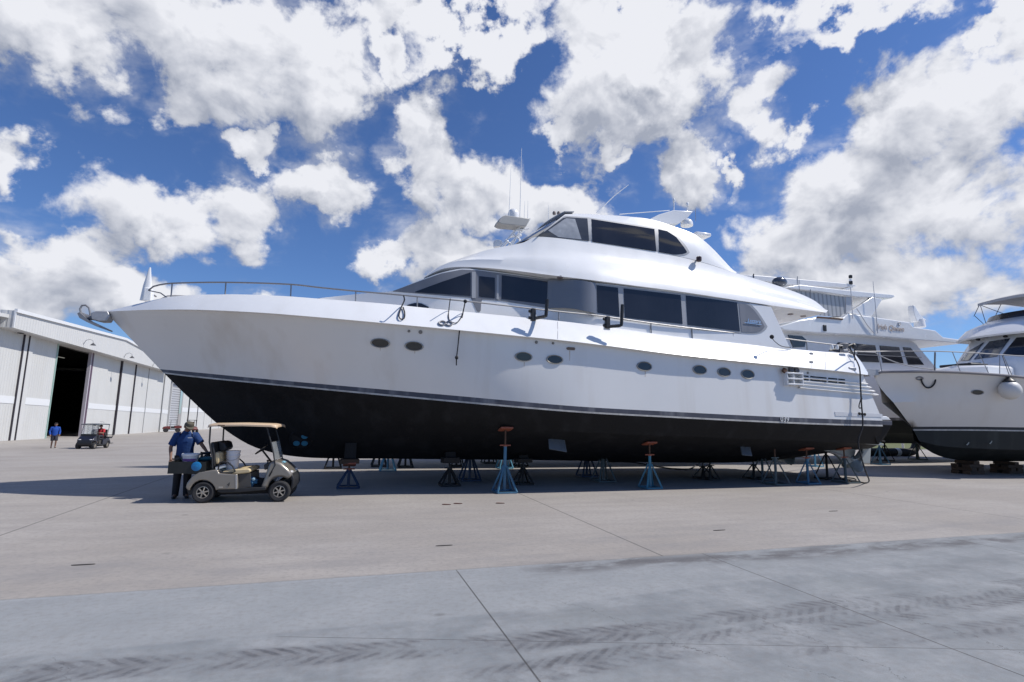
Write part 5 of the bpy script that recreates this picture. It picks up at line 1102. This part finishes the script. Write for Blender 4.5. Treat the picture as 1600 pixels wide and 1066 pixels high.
def person(label, loc, rz, J, shirt_m, pants_m, shoe_m, skin_m, long_sleeve=False, shorts=False, cap=None, hair_m=None, group=None):
    """J: joints in metres, person facing +x, left hand = +y"""
    t = thing('person', label, 'person', loc, group, rz, local=True)
    nd, ed = [], []
    def N(p, r, par=None):
        nd.append((p[0], p[1], p[2], r)); i = len(nd)-1
        if par is not None: ed.append((par, i))
        return i
    lp = lambda a, b, t_: tuple(V(a).lerp(V(b), t_))
    pel = N(J['pelvis'], .12); ab = N(lp(J['pelvis'], J['chest'], .5), .115, pel); ch = N(J['chest'], .13, ab); nk = N(J['neck'], .06, ch)
    hd = V(J['head']); nb = V(J['neck']); up = (hd-nb).normalized(); fw = V(J['face']).normalized()
    h1 = N(lp(J['neck'], J['head'], .5), .058, nk); h2 = N(hd+fw*.012-up*.045, .075, h1); h3 = N(hd+up*.02, .09, h2); h4 = N(hd+up*.085, .065, h3)
    for s in ('l', 'r'):
        sh = N(J['sh'+s], .062, ch); el = N(lp(J['sh'+s], J['el'+s], .5), .05, sh); el = N(J['el'+s], .042, el); wm = N(lp(J['el'+s], J['wr'+s], .35), .042, el); wr = N(J['wr'+s], .028, wm)
        d = (V(J['wr'+s])-V(J['el'+s])).normalized(); N(V(J['wr'+s])+d*.05, .033, wr); hc = len(nd)-1; N(V(J['wr'+s])+d*.09, .03, hc)
        hp = N(J['hip'+s], .09, pel); th_ = N(lp(J['hip'+s], J['kn'+s], .5), .078, hp); kn = N(J['kn'+s], .056, th_); ca = N(lp(J['kn'+s], J['an'+s], .35), .055, kn); an = N(J['an'+s], .038, ca); N(J['to'+s], .035, an)
    body = skinned(nd, ed)
    sd = up.cross(fw).normalized()
    body.ball(hd+fw*.095-up*.015, (.018, .018, .026), 8, 5)                                   # nose
    for s in (-1, 1): body.ball(hd+sd*.088*s, (.016, .014, .03), 8, 5)                        # ears
    for s, q in (('l', 1), ('r', -1)):                                                          # fingers
        d = (V(J['wr'+s])-V(J['el'+s])).normalized(); side = d.cross(V((0, 0, 1)));
        if side.length < .2: side = d.cross(V((1, 0, 0)))
        side.normalize(); nrm = side.cross(d); pb = V(J['wr'+s])+d*.085
        for k, ln in enumerate((.065, .078, .074, .058)):
            b0 = pb+side*(.028-.0187*k); body.tube([b0-d*.01, b0+d*ln*.45-nrm*.006, b0+d*ln*.8-nrm*.03, b0+d*ln*.85-nrm*.055], [.0095, .009, .008, .006], 6)
        b0 = V(J['wr'+s])+d*.03+side*.03*q; body.tube([b0, b0+side*q*.025+d*.03-nrm*.015, b0+side*q*.02+d*.06-nrm*.03], [.012, .011, .007], 6)
    bo = add('body', body, skin_m, t, smooth=60)
    dk_ = mat('eye_dark', (.02, .015, .012), .4)
    ey = MB()
    for s in (-1, 1): ey.ball(hd+fw*.082+sd*.033*s+up*.018, (.010, .010, .006), 8, 5)
    add('eyes', ey, dk_, t); add('mouth', MB().ball(hd+fw*.086-up*.055, (.012, .022, .005), 8, 5), mat('lips', (.25, .10, .09), .5), t)
    # shirt
    sn, se = [], []
    def S(p, r, par=None):
        sn.append((p[0], p[1], p[2], r)); i = len(sn)-1
        if par is not None: se.append((par, i))
        return i
    P0, P1 = V(J['pelvis']), V(J['chest']); ax = (P1-P0).normalized(); sdv = (V(J['shl'])-V(J['shr'])).normalized(); fwv = sdv.cross(ax).normalized()
    sh_mb = MB()
    hipc = P0-ax*.02; secs = [(hipc-ax*.05, .185, .135), (hipc+ax*.02, .182, .138), (P0.lerp(P1, .45), .172, .130), (P0.lerp(P1, .8), .190, .135), (P1+ax*.02, .205, .128), (P1+ax*.08, .175, .11), (P1+ax*.135, .115, .085), (V(J['neck'])+ax*.02, .072, .07)]
    sh_mb.rings([(c, sdv*a, fwv*b) for c, a, b in secs], 22)
    for s in ('l', 'r'):
        a, b, c = V(J['sh'+s]), V(J['el'+s]), V(J['wr'+s]); inn = a+(P1-a)*.3+ax*.02
        if long_sleeve: sh_mb.tube([inn, a, a.lerp(b, .5), b, b.lerp(c, .5), c], [.09, .083, .072, .062, .056, .048], 12)
        else: sh_mb.tube([inn, a, a.lerp(b, .45), a.lerp(b, .82)], [.09, .086, .082, .085], 12)
    add('shirt', sh_mb, shirt_m, t, smooth=70)
    cn = V(J['neck']); add('collar', MB().rings([(cn-ax*.015+fwv*.01, sdv*.085, fwv*.08), (cn+ax*.03, sdv*.066, fwv*.066)], 16, cap=False), shirt_m, t)
    # trousers or shorts
    pm = MB(); pm.rings([(hipc-ax*.11, sdv*.178, fwv*.125), (hipc-ax*.03, sdv*.18, fwv*.13), (hipc+ax*.05, sdv*.168, fwv*.125)], 20)
    for s in ('l', 'r'):
        a, b, c = V(J['hip'+s]), V(J['kn'+s]), V(J['an'+s])
        if shorts: pm.tube([a+V((0, 0, .03)), a.lerp(b, .4), a.lerp(b, .95)], [.11, .105, .10], 12)
        else: pm.tube([a+V((0, 0, .03)), a.lerp(b, .5), b, b.lerp(c, .5), c+(c-b).normalized()*.03], [.112, .10, .082, .075, .068], 12)
    add('shorts' if shorts else 'trousers', pm, pants_m, t, smooth=70)
    for s in ('l', 'r'):
        a, b = V(J['an'+s]), V(J['to'+s]); d = (b-a); d.z = 0; d.normalize(); h = V((0, 0, 1)).cross(d)
        base = V((a.x, a.y, a.z-.045))
        add('shoe', MB().rings([(base-d*.08, h*.03, V((0, 0, .03))), (base-d*.03+V((0, 0, .01)), h*.042, V((0, 0, .05))), (base+d*.06, h*.046, V((0, 0, .042))), (base+d*.15-V((0, 0, .008)), h*.045, V((0, 0, .03))), (base+d*.19-V((0, 0, .012)), h*.025, V((0, 0, .018)))], 12), shoe_m, t)
    bk_ = hd+up*.015-fw*.008
    if cap is not None:
        c_ = add('cap', MB().rings([(bk_+up*.02, sd*.101, fw*.106), (bk_+up*.06, sd*.098, fw*.103), (bk_+up*.10, sd*.075, fw*.08), (bk_+up*.118, sd*.02, fw*.02)], 18), cap, t)
        add('peak', MB().shell([[bk_+up*.025+sd*.09*q+fw*(.06+.02*(1-q*q)) for q in (-1, -.5, 0, .5, 1)], [bk_+up*.01+sd*.075*q+fw*(.12+.075*(1-q*q)) for q in (-1, -.5, 0, .5, 1)]], up*.012), cap, c_)
    add('hair', MB().rings([(bk_-fw*.045-up*.05, sd*.078, fw*.05), (bk_-fw*.035, sd*.092, fw*.072), (bk_-fw*.012+up*.05, sd*.098, fw*.104), (bk_-fw*.01+up*.09, sd*.072, fw*.078), (bk_-fw*.01+up*.108, sd*.02, fw*.02)], 18), hair_m or mat('dark_hair', (.02, .015, .012), .7, var=.3), t)
    return t
skinA = mat('tanned_skin', (.22, .115, .075), .55, var=.12, scale=12); skinB = mat('brown_skin', (.30, .17, .115), .55, var=.12, scale=12)
navy = mat('royal_blue_cotton_shaded', (.005, .036, .14), .85, var=.25, scale=9, bump=.5, bscale=22)  # royal blue deepened, shade on his camera side put into the colour
blueC = mat('bright_blue_cotton', (.01, .07, .36), .85, var=.2, scale=9); redC = mat('red_cotton', (.42, .02, .03), .85, var=.15)
blackC = mat('black_trousers', (.012, .013, .017), .85, var=.3, scale=10, bump=.4, bscale=25); shoeM = mat('dark_shoe', (.016, .014, .013), .6)
# man in blue polo leaning over the tool box; faces the camera, left hand raised to the cart
J = dict(pelvis=(0,0,.97), chest=(.06,0,1.32), neck=(.11,0,1.50), head=(.185,.035,1.615), face=(.86,.25,-.44),
  shl=(.08,.19,1.42), ell=(.14,.33,1.21), wrl=(.22,.46,1.04), shr=(.06,-.19,1.42), elr=(.03,-.29,1.15), wrr=(.14,-.26,.93),
  hipl=(0,.09,.93), knl=(.03,.10,.50), anl=(-.01,.11,.085), tol=(.14,.14,.04), hipr=(0,-.09,.93), knr=(.03,-.10,.50), anr=(-.02,-.11,.085), tor=(.13,-.13,.04))
man = person('man in royal blue polo, olive cap and black trousers leaning over the black tool box', (G(282, 779).x-.02, G(282, 779).y+.06, 0), R(-80), J, navy, blackC, shoeM, skinA, cap=mat('olive_cap', (.085, .075, .055), .85, var=.2))
add('chest_print', MB().box((.225, .085, 1.37), (.006, .09, .012), Matrix.Rotation(R(-14), 3, 'Y')), mat('print_grey', (.35, .38, .42), .7), man)
# walker in front of the open hangar
p = G(82.5, 700.5)
J = dict(pelvis=(0,0,.96), chest=(.03,0,1.31), neck=(.05,0,1.49), head=(.085,0,1.625), face=(.96,0,-.28),
  shl=(.03,.185,1.41), ell=(-.03,.27,1.16), wrl=(.09,.25,.95), shr=(.03,-.185,1.41), elr=(-.02,-.28,1.15), wrr=(.08,-.25,.93),
  hipl=(0,.09,.92), knl=(.14,.10,.51), anl=(.02,.10,.11), tol=(.16,.10,.07), hipr=(0,-.09,.92), knr=(-.02,-.09,.49), anr=(-.14,-.09,.085), tor=(0,-.10,.04))
person('person in bright blue long sleeved shirt and dark shorts walking from the open hangar', (p.x, p.y, p.z), R(-60), J, blueC, mat('dark_shorts', (.03, .028, .04), .85), shoeM, skinB, long_sleeve=True, shorts=True)
# driver seated in the far cart (cart frame: faces +x, drives on the left)
J = dict(pelvis=(0,0,0), chest=(-.02,0,.36), neck=(.01,0,.54), head=(.05,0,.68), face=(.98,0,-.15),
  shl=(0,.185,.46), ell=(.13,.24,.22), wrl=(.36,.12,.24), shr=(0,-.185,.46), elr=(.12,-.25,.2), wrr=(.36,-.10,.22),
  hipl=(.04,.1,-.02), knl=(.46,.13,.03), anl=(.52,.13,-.38), tol=(.66,.13,-.42), hipr=(.04,-.1,-.02), knr=(.46,-.13,.03), anr=(.52,-.13,-.38), tor=(.66,-.13,-.42))
q = Matrix.Rotation(R(-97), 3, 'Z') @ V((.42, .24, .84)); person('driver in red shirt sitting in the dark navy golf cart', V(fc.location)+q, R(-97), J, redC, mat('dark_jeans', (.02, .022, .03), .85), shoeM, skinB)

# ================================================================== HANGARS
panel_w = mat('white_steel_cladding', (.58, .58, .57), .5, var=.04, scale=.7, streak=((.56, .55, .52), .4, .8))
panel_c = mat('cream_steel_door', (.57, .57, .555), .5, var=.04, scale=.7, streak=((.50, .49, .46), .45, .8))
stripe_w = mat('door_band_white', (.70, .71, .72), .45, var=.03)
def ribbed(name, a, rib=.45, depth=.6):
    m = a.copy(); m.name = name; g = NG(m.node_tree); tc = g.n('ShaderNodeTexCoord'); s = g.n('ShaderNodeSeparateXYZ'); g.put(s.inputs[0], tc.outputs['Object'])
    f = g.m('PINGPONG', g.m('ADD', s.outputs[1], s.outputs[0]), rib/2); h = g.ramp(f, rib*.1, rib*.25); b = g.n('ShaderNodeBump'); b.inputs['Strength'].default_value = depth; b.inputs['Distance'].default_value = .05
    g.put(b.inputs['Height'], h); g.nt.links.new(b.outputs[0], m.node_tree.nodes['Principled BSDF'].inputs['Normal']); return m
rib_w = ribbed('ribbed_white_cladding', panel_w); rib_c = ribbed('ribbed_cream_door', panel_c, .4, .5)
XW, XH = -28.5, -27.0
hg = thing('hangar', 'long white steel hangar with one sliding door open and gooseneck lamps', 'hangar', (XW-12, 75, -1), group='white steel hangars')
def yb(u): v = 687-.0442*(u-5); return PXp(u, v, XW).y
def zat(u, v, X): return PXp(u, v, X)
HT, HB = 9.6, -1.6
yA = PXp(-70, 690, XW).y; yE = yb(256.5)
yh0, yh1 = PXp(22, 500, XH).y, PXp(262, 575, XH).y
yr = PXp(196, 530, XH).y
ztop = [(yh0, PXp(22, 484.5, XH).z), (yr, PXp(196, 530, XH).z)]
zt1 = ztop[1][1]-(yh1+8-yr)*.055
zb0, zb1 = PXp(22, 512.5, XH).z, PXp(250, 577, XH).z
zb = lambda y: zb0+(zb1-zb0)*(y-yh0)/(yh1-yh0)
add('header', MB().prism([V((XH, yh0, zb(yh0))), V((XH, yh1+3, zb(yh1+3))), V((XH, yh1+3, zt1)), V((XH, yr, ztop[1][1])), V((XH, yh0, ztop[0][1]))], (-2.2, 0, 0)), rib_w, hg)
add('eave_trim', MB().bar((XH+.06, yh0-.05, ztop[0][1]), (XH+.06, yr, ztop[1][1]), .22, .3).bar((XH+.06, yr, ztop[1][1]), (XH+.06, yh1+3, zt1), .22, .3), stripe_w, hg)
add('corner_trim', MB().box((XH+.02, yh0, (zb(yh0)+ztop[0][1])/2), (.12, .12, ztop[0][1]-zb(yh0))), stripe_w, hg)
rf = MB().prism([V((XH-.4, yA-8, ztop[0][1]-.9)), V((XH-.4, yr, ztop[1][1]+.02)), V((XH-.4, yh1+3, zt1)), V((XH-.4, yh1+3, zt1-.25)), V((XH-.4, yr, ztop[1][1]-.25)), V((XH-.4, yA-8, ztop[0][1]-1.2))], (-30, 0, 0)); add('roof', rf, panel_w, hg)
add('side_wall', MB().box((XW-15, yA-8, 4), (30, .2, 11)), panel_w, hg); add('side_wall', MB().box((XW-15, yE+2, 4), (30, .2, 13)), panel_w, hg); add('back_wall', MB().box((XW-30, (yA+yE)/2, 4.5), (.2, yE-yA+16, 15)), dark, hg); add('shade_lining', MB().box((XW-15, yA-7.8, 4), (29, .1, 11)), dark, hg); add('shade_lining', MB().box((XW-15, yE+1.8, 4), (29, .1, 13)), dark, hg)  # back wall and added lining painted near-black to stand for interior shade
add('floor_slab', MB().box((XW-15, (yA+yE)/2, -1.75), (30, yE-yA+16, .2)), mat('interior_floor_shade', (.025, .025, .025), .8), hg)  # floor colour near-black, indoor shade put into the colour
def zone(u0, u1, x, m, name, th=.3, z0=HB, z1=HT):
    y0, y1 = yb(u0), yb(u1); return add(name, MB().box((x, (y0+y1)/2, (z0+z1)/2), (th, y1-y0-.01, z1-z0)), m, hg)
def bandz(u0, u1, x, name='door_band'):
    y0, y1 = yb(u0), yb(u1); z_ = 1.93+(642-622.5)*47/842. ; P = PXp(40, 627, XW).z; Q = PXp(230, 641.5, XW).z
    f = lambda y: P+(Q-P)*(y-PXp(40, 627, XW).y)/(PXp(230, 641.5, XW).y-PXp(40, 627, XW).y)
    add(name, MB().prism([V((x, y0+.05, f(y0)-.32)), V((x, y1-.05, f(y1)-.32)), V((x, y1-.05, f(y1)+.32)), V((x, y0+.05, f(y0)+.32))], (.03, 0, 0)), stripe_w, hg)
add('wall', MB().box((XW-.25, (yA+yb(-45))/2-4, 4), (.12, yb(-45)-yA+8, 11.2)), rib_c, hg)
for u0, u1, dx in ((-45,7.5,.1), (24,65,.1), (126.5,152,.12), (153,173,-.0), (175,196,.1), (198,218.5,.1), (219.5,234,.1), (235,245.5,-.02), (246.5,256,.1)):
    zone(u0, u1, XW+dx, rib_c, 'door_panel'); bandz(u0, u1, XW+dx+.155)
zone(8.5, 15.5, XW+.16, panel_w, 'door_post'); zone(17.5, 24, XW+.2, panel_w, 'door_post')
rail_d = mat('dark_track', (.03, .025, .035), .6)
for u in (7.8, 16.3): zone(u-.5, u+.9, XW+.22, rail_d, 'door_track')
for u in (173.9, 196.9): zone(u-.5, u+.6, XW+.2, rail_d, 'door_track')
zone(121, 122.4, XW+.2, mat('jamb_grey', (.45, .42, .46), .5), 'door_jamb'); zone(123.2, 126.3, XW+.15, mat('jamb_purple', (.09, .05, .08), .5), 'door_jamb'); zone(65, 65.8, XW+.2, mat('jamb_green', (.35, .5, .45), .5), 'door_edge')
add('shade_ceiling', MB().box((XW-15.3, (yA+yE)/2, 9.35), (29, yE-yA+14, .1)), dark, hg); add('door_lintel', MB().box((XW-.4, (yb(65)+yb(121))/2, 9.3), (.2, yb(121)-yb(65)+2, 1.2)), dark, hg)  # added black ceiling slab hides the bounce-lit roof underside
q = PXp(94, 558, XW-9); add('ceiling_lamp', MB().box(q, (.18, 2.2, .12)), mat('tube_lamp', (.55, .55, .5), .4, emit=.25), hg)
def gooseneck(u, v, parent):
    b = PXp(u, v+6, XH); l = MB().tube([b+V((0, 0, 0)), b+V((.2, 0, .5)), b+V((.55, 0, .65)), b+V((.85, 0, .5)), b+V((.9, 0, .22))], .035, 6); k = add('gooseneck_lamp', l, mat('lamp_grey_arm', (.35, .36, .38), .5), parent)
    add('shade', MB().lathe(b+V((.9, 0, .0)), [(.28, 0), (.2, .1), (.08, .2), (.06, .26)], n=14), mat('lamp_dark_shade', (.06, .06, .065), .4), k)
for u, v in ((130, 533), (193.5, 553), (238, 567)): gooseneck(u, v, hg)
for u, v in ((33, 520), (45, 521.5)): add('track_motor', MB().box(PXp(u, v-1.5, XW+.5), (.3, .5, .35)), blackpl, hg)
# second hangar, further on, beyond a grey shutter
hg2 = thing('hangar', 'far white hangar with grey corrugated shutter, seen under the bow of the long yacht', 'hangar', (XW-12, 120, -1), group='white steel hangars')
def zone2(u0, u1, x, m, name, z1=8.6):
    y0, y1 = yb(u0), yb(u1); return add(name, MB().box((x, (y0+y1)/2, (z1-2.2)/2), (.15, max(.05, y1-y0-.01), z1+2.2)), m, hg2)
def shutter_mat():
    m = mat('grey_shutter', (.40, .41, .43), .5, var=.05).copy(); g = NG(m.node_tree); p = m.node_tree.nodes['Principled BSDF']; tc = g.n('ShaderNodeTexCoord'); s = g.n('ShaderNodeSeparateXYZ'); g.put(s.inputs[0], tc.outputs['Object'])
    f = g.ramp(g.m('PINGPONG', s.outputs[2], .21), .02, .09); g.put(p.inputs['Base Color'], g.mix(f, (.17, .17, .19), (.44, .45, .47))); return m
zone2(255, 281, XW-.6, shutter_mat(), 'shutter')
for u0, u1, dx in ((280,289.5,0), (290.8,303.5,.1), (304.8,316,0), (316.6,328,0), (328.6,340,0), (340.6,372,0)):
    zone2(u0, u1, XW+dx, rib_c, 'door_panel')
    y0, y1 = yb(u0), yb(u1); add('door_band', MB().box((XW+dx+.09, (y0+y1)/2, 2.55), (.03, y1-y0-.2, .8)), stripe_w, hg2)
for u in (290.1, 304.1): zone2(u-.35, u+.35, XW+.15, rail_d, 'door_track')
add('roof', MB().box((XW-14, (yb(257)+yb(372))/2, 8.75), (30, yb(372)-yb(257)+1, .35)), panel_w, hg2)
add('header', MB().box((XW+.3, (yb(280)+yb(372))/2, 8.0), (1.6, yb(372)-yb(280), 1.2)), rib_w, hg2)
add('back_wall', MB().box((XW-28, (yb(257)+yb(372))/2, 3.2), (.2, yb(372)-yb(257), 10.8)), panel_w, hg2)
# low pale shed and grass strip past the stern
lw = MB().grid([[V((x, y, gz(x, y)+.006)) for x in (24, 40, 60, 90)] for y in (34, 40, 46)])
def lawn_mat():
    m = bpy.data.materials.new('lawn'); m.use_nodes = True; g = NG(m.node_tree); tc = g.n('ShaderNodeTexCoord'); n1 = g.noise(tc.outputs['Object'], .5, 6, .65); n2 = g.noise(tc.outputs['Object'], 9, 5, .7)
    g.put(m.node_tree.nodes['Principled BSDF'].inputs['Base Color'], g.mix(g.ramp(n2, .35, .7), g.mix(n1, (.06, .09, .025), (.16, .15, .06)), (.10, .12, .04))); m.node_tree.nodes['Principled BSDF'].inputs['Roughness'].default_value = .95; return m
lo = add('lawn', lw, lawn_mat()); lo['kind'] = 'structure'
sh = thing('shed', 'long low pale shed beyond the grass strip, seen under the boats at right', 'shed', (58, 52, 0))
add('wall', MB().box((58, 52, 1.8), (66, 6, 3.6)), ribbed('shed_cladding', mat('shed_paint', (.50, .51, .53), .55, var=.06), .4, .3), sh); add('roof', MB().prism([V((24.5, y, z)) for y, z in ((48.6,3.6),(52,4.6),(55.4,3.6))], (67, 0, 0)), mat('shed_roof', (.4, .41, .42), .5), sh)
for x in (36, 44, 54): add('door', MB().box((x, 48.97, 1.3), (2.2, .08, 2.6)), mat('shed_door', (.30, .31, .33), .5), sh)

# ================================================================== ROPES, BRACKETS, HOSES, SMALL THINGS
def on(u, v, off=.03, t=None):
    p, n = hit(u, v, t or bvA); return p+V((0, -off, 0)) if p is not None else PY(u, v, YC-3.1-off)
RG = 'lines hanging from the long yacht'
pts = [on(630.5, 462, .05), on(632, 468, .05), on(628, 478, .05), on(624.5, 487, .05), on(623, 495, .05), on(626, 499.5, .05), on(631, 498, .05), on(632, 490, .05), on(629.5, 481, .05)]
solo('fender_line', MB().tube(cr(pts, 36), .017, 6), rope_m, 'short black line looped over the rail above the forward portholes', 'rope', RG)
pts = [on(727, 471, .06), on(722, 492, .07), on(716.5, 520, .1), on(714, 540, .14), on(711.5, 560, .16), on(711, 572, .17)]
solo('fender_line', MB().tube(cr(pts, 24), .016, 6).ball(pts[4], (.045, .045, .05), 8, 6).ball(pts[0], (.05, .05, .05), 8, 6), rope_m, 'long black line hanging down the hull from the rail beside the fairlead', 'rope', RG)
pts = [on(703.5, 467, .03), on(701, 485, .03), on(700.5, 495, .03), on(703, 502, .03), on(711, 505.5, .04), on(718, 500, .05), on(723, 488, .06), on(726.5, 472, .06)]
solo('fender_line', MB().tube(cr(pts, 36), .012, 6), rope_m, 'thin dark line drooping in a bight over the fairlead', 'rope', RG)
def bracket(label, p0, p1, p2, u, v):
    t = thing('padded_bracket', label, 'bracket', on(u, v+7, .02)-V((0, 0, .05)), 'padded brackets on the bulwark')
    a, b, c = on(*p0, .08), on(*p1, .16), on(*p2, .18); b2 = b+V((0, 0, .05)); 
    add('padded_arm', MB().tube([a, a.lerp(b, .85), b+V((0, 0, .02)), b.lerp(c, .12), c], .046, 10), blackpl, t); k = on(u, v, .06)
    add('clamp', MB().box(k, (.13, .12, .34)), blackpl, t, bevel=.02); kb = MB()
    for dz in (-.09, .09): kb.lathe(k+V((-.06, 0, dz)), [(.04, 0), (.045, .05), (.03, .07)], axis=(-1, 0, 0), n=10)
    add('clamp_knob', MB().lathe(k+V((-.06, 0, .09)), [(.04, 0), (.045, .05), (.03, .07)], axis=(-1, 0, 0), n=10), blackpl, t); add('clamp_knob', MB().lathe(k+V((-.06, 0, -.09)), [(.04, 0), (.045, .05), (.03, .07)], axis=(-1, 0, 0), n=10), blackpl, t)
    add('backing_plate', MB().box(on(u-1, v+6, .02), (.2, .03, .22)), gel, t, bevel=.01)
bracket('black padded bracket clamped on the bulwark left of the curved grey panel', (836,498), (853,494.5), (855,468), 833, 492)
bracket('black padded bracket clamped on the bulwark under the wide aft windows', (951,510.5), (971,509), (972.5,476), 949, 504)
ln = [on(1329, 546, .12), on(1331, 560, .12), on(1337, 576, .14), on(1337.5, 600, .16), on(1338.5, 630, .17), on(1340, 665, .18), PY(1341, 690, YC-3.15), PY(1346, 715, YC-3.2), PY(1352, 735, YC-3.2), G(1358, 753)+V((0, 0, .03)), G(1352, 756)+V((0, 0, .025)), G(1340, 753.5)+V((0, 0, .025)), G(1326, 751)+V((0, 0, .025)), G(1316, 750)+V((0, 0, .025)), G(1322, 748)+V((0, 0, .03)), G(1334, 750)+V((0, 0, .05)), G(1337, 753)+V((0, 0, .05)), G(1328, 754)+V((0, 0, .05))]
solo('shore_power_cable', MB().tube(cr(ln, 90), .022, 6), rope_m, 'black cable dropping from the stern roller to a coil on the concrete', 'cable')
pts = [on(1338.5, 620, .18), on(1336, 625, .2), on(1333.5, 634, .2), on(1334, 638, .2), on(1337, 637, .2), on(1337, 630, .2), on(1338, 622, .2)]
solo('line_loop', MB().tube(cr(pts, 24), .018, 6), rope_m, 'small black rope loop tied halfway down the stern cable', 'rope', RG)
for a, b, c in (((1205,527),(1211,534),(1218,541)), ((1209,527),(1225,536),(1236,543))):
    pass
solo('tie_line', MB().tube(cr([on(1205,526.5,.0), PY(1211,534,YC-2.8), PY(1221,541,YC-2.7), PY(1235,543,YC-2.6)], 16), .012, 5).ball(on(1206, 526.5, .02), (.07, .06, .07), 8, 6), rope_m, 'thin dark tie line knotted on the aft rail near the badge', 'rope', RG)
wn = thing('deck_gear', 'tangle of deck hardware and dark poles on the aft deck corner', 'deck gear', PY(1318, 549, YC-2.3))
add('pole', MB().tube([PY(1296,548,YC-2.3), PY(1322,541.5,YC-2.3), PY(1335,537,YC-2.3)], .03, 6), blackpl, wn); add('winch', MB().lathe(PY(1319, 547, YC-2.3), [(.14, -.1), (.10, .05), (.16, .2), (.1, .24)], n=14), steel, wn)
add('pole_stay', MB().tube([PY(1320,540,YC-2.3), PY(1332,552,YC-2.35)], .02, 6), steel, wn); add('pole_hook', MB().ball(PY(1334, 541, YC-2.3), (.1, .08, .1), 10, 6), blackpl, wn)
solo('antenna_line', MB().tube([PY(1335,541,YC-2.6), PY(1335.5,563,YC-2.75)], .018, 6), blackpl, 'short dark rod standing at the aft end of the bulwark', 'rod')
# black hose on the far side, thick drain pipe past the stern
hs = [G(950, 722.5), G(985, 723), G(1010, 727), G(1045, 733), G(1072, 735), G(1088, 728), G(1094, 724)]
solo('hose', MB().tube(cr([p+V((0, 0, .03)) for p in hs], 50), .028, 6), rubber, 'thin black hose curving over the concrete beyond the long keel', 'hose')
dp = thing('drain_pipe', 'thick black pipe with a white band lying behind the swim platform', 'pipe', G(1400, 714))
b0 = G(1352, 713)+V((0, 0, .26)); dirp = G(1428, 713)-G(1352, 713); L_ = [b0+dirp*t for t in (0, .25, .5, .75, .92)]
zz = L_[-1]; add('pipe', MB().tube(cr(L_+[zz+dirp.normalized()*.35+V((0, 0, .12)), zz+dirp.normalized()*.6+V((0, 0, .5)), zz+dirp.normalized()*.66+V((0, 0, 1.2))], 40), .25, 16), rubber, dp)
add('white_band', MB().tube([b0+dirp*.60, b0+dirp*.68], .262, 18), stripe_w, dp)
vp = thing('vent_pipe', 'short white standpipe beyond the thick black pipe', 'pipe', G(1412, 711)); add('pipe', MB().lathe(G(1412, 711), [(.07, 0), (.07, .8), (.09, .8), (.09, .95)], n=12), gel, vp)
for u, v, c, lb in ((697, 789, 0, 'small reddish debris scrap on the concrete, left one below the tall stand'), (715, 787.5, 1, 'tiny reddish debris scrap just right of another'), (781, 787, 0, 'small brown debris scrap in front of the tall blue stand')):
    p = G(u, v); solo('debris_scrap', MB().prism([p+V((a, b, .006)) for a, b in ((-.09,.02),(-.03,.05),(.08,-.02),(.1,-.05),(.02,-.03),(-.06,-.01))], (0, 0, .012)), mat('red_brown_scrap', (.16, .07, .05), .8, var=.4), lb, 'debris', 'scraps on the concrete')
for u, v, lb in ((130, 883, 'small flat iron plate set in the concrete at lower left'), (694, 853, 'thin flat iron plate in the concrete below the long yacht'), (1124, 829, 'thin iron plate in the concrete right of centre'), (1302, 799, 'thin iron plate in the concrete in front of the cream yacht')):
    p = G(u, v); solo('tie_down_plate', MB().prism([p+V((a*.13, b*.018, .003)) for a, b in [(math.cos(t), math.sin(t)) for t in [2*math.pi*i/14 for i in range(14)]]], (0, 0, .006)), mat('rusty_plate', (.05, .045, .042), .7, var=.4), lb, 'tie-down plate', 'plates set in the apron')
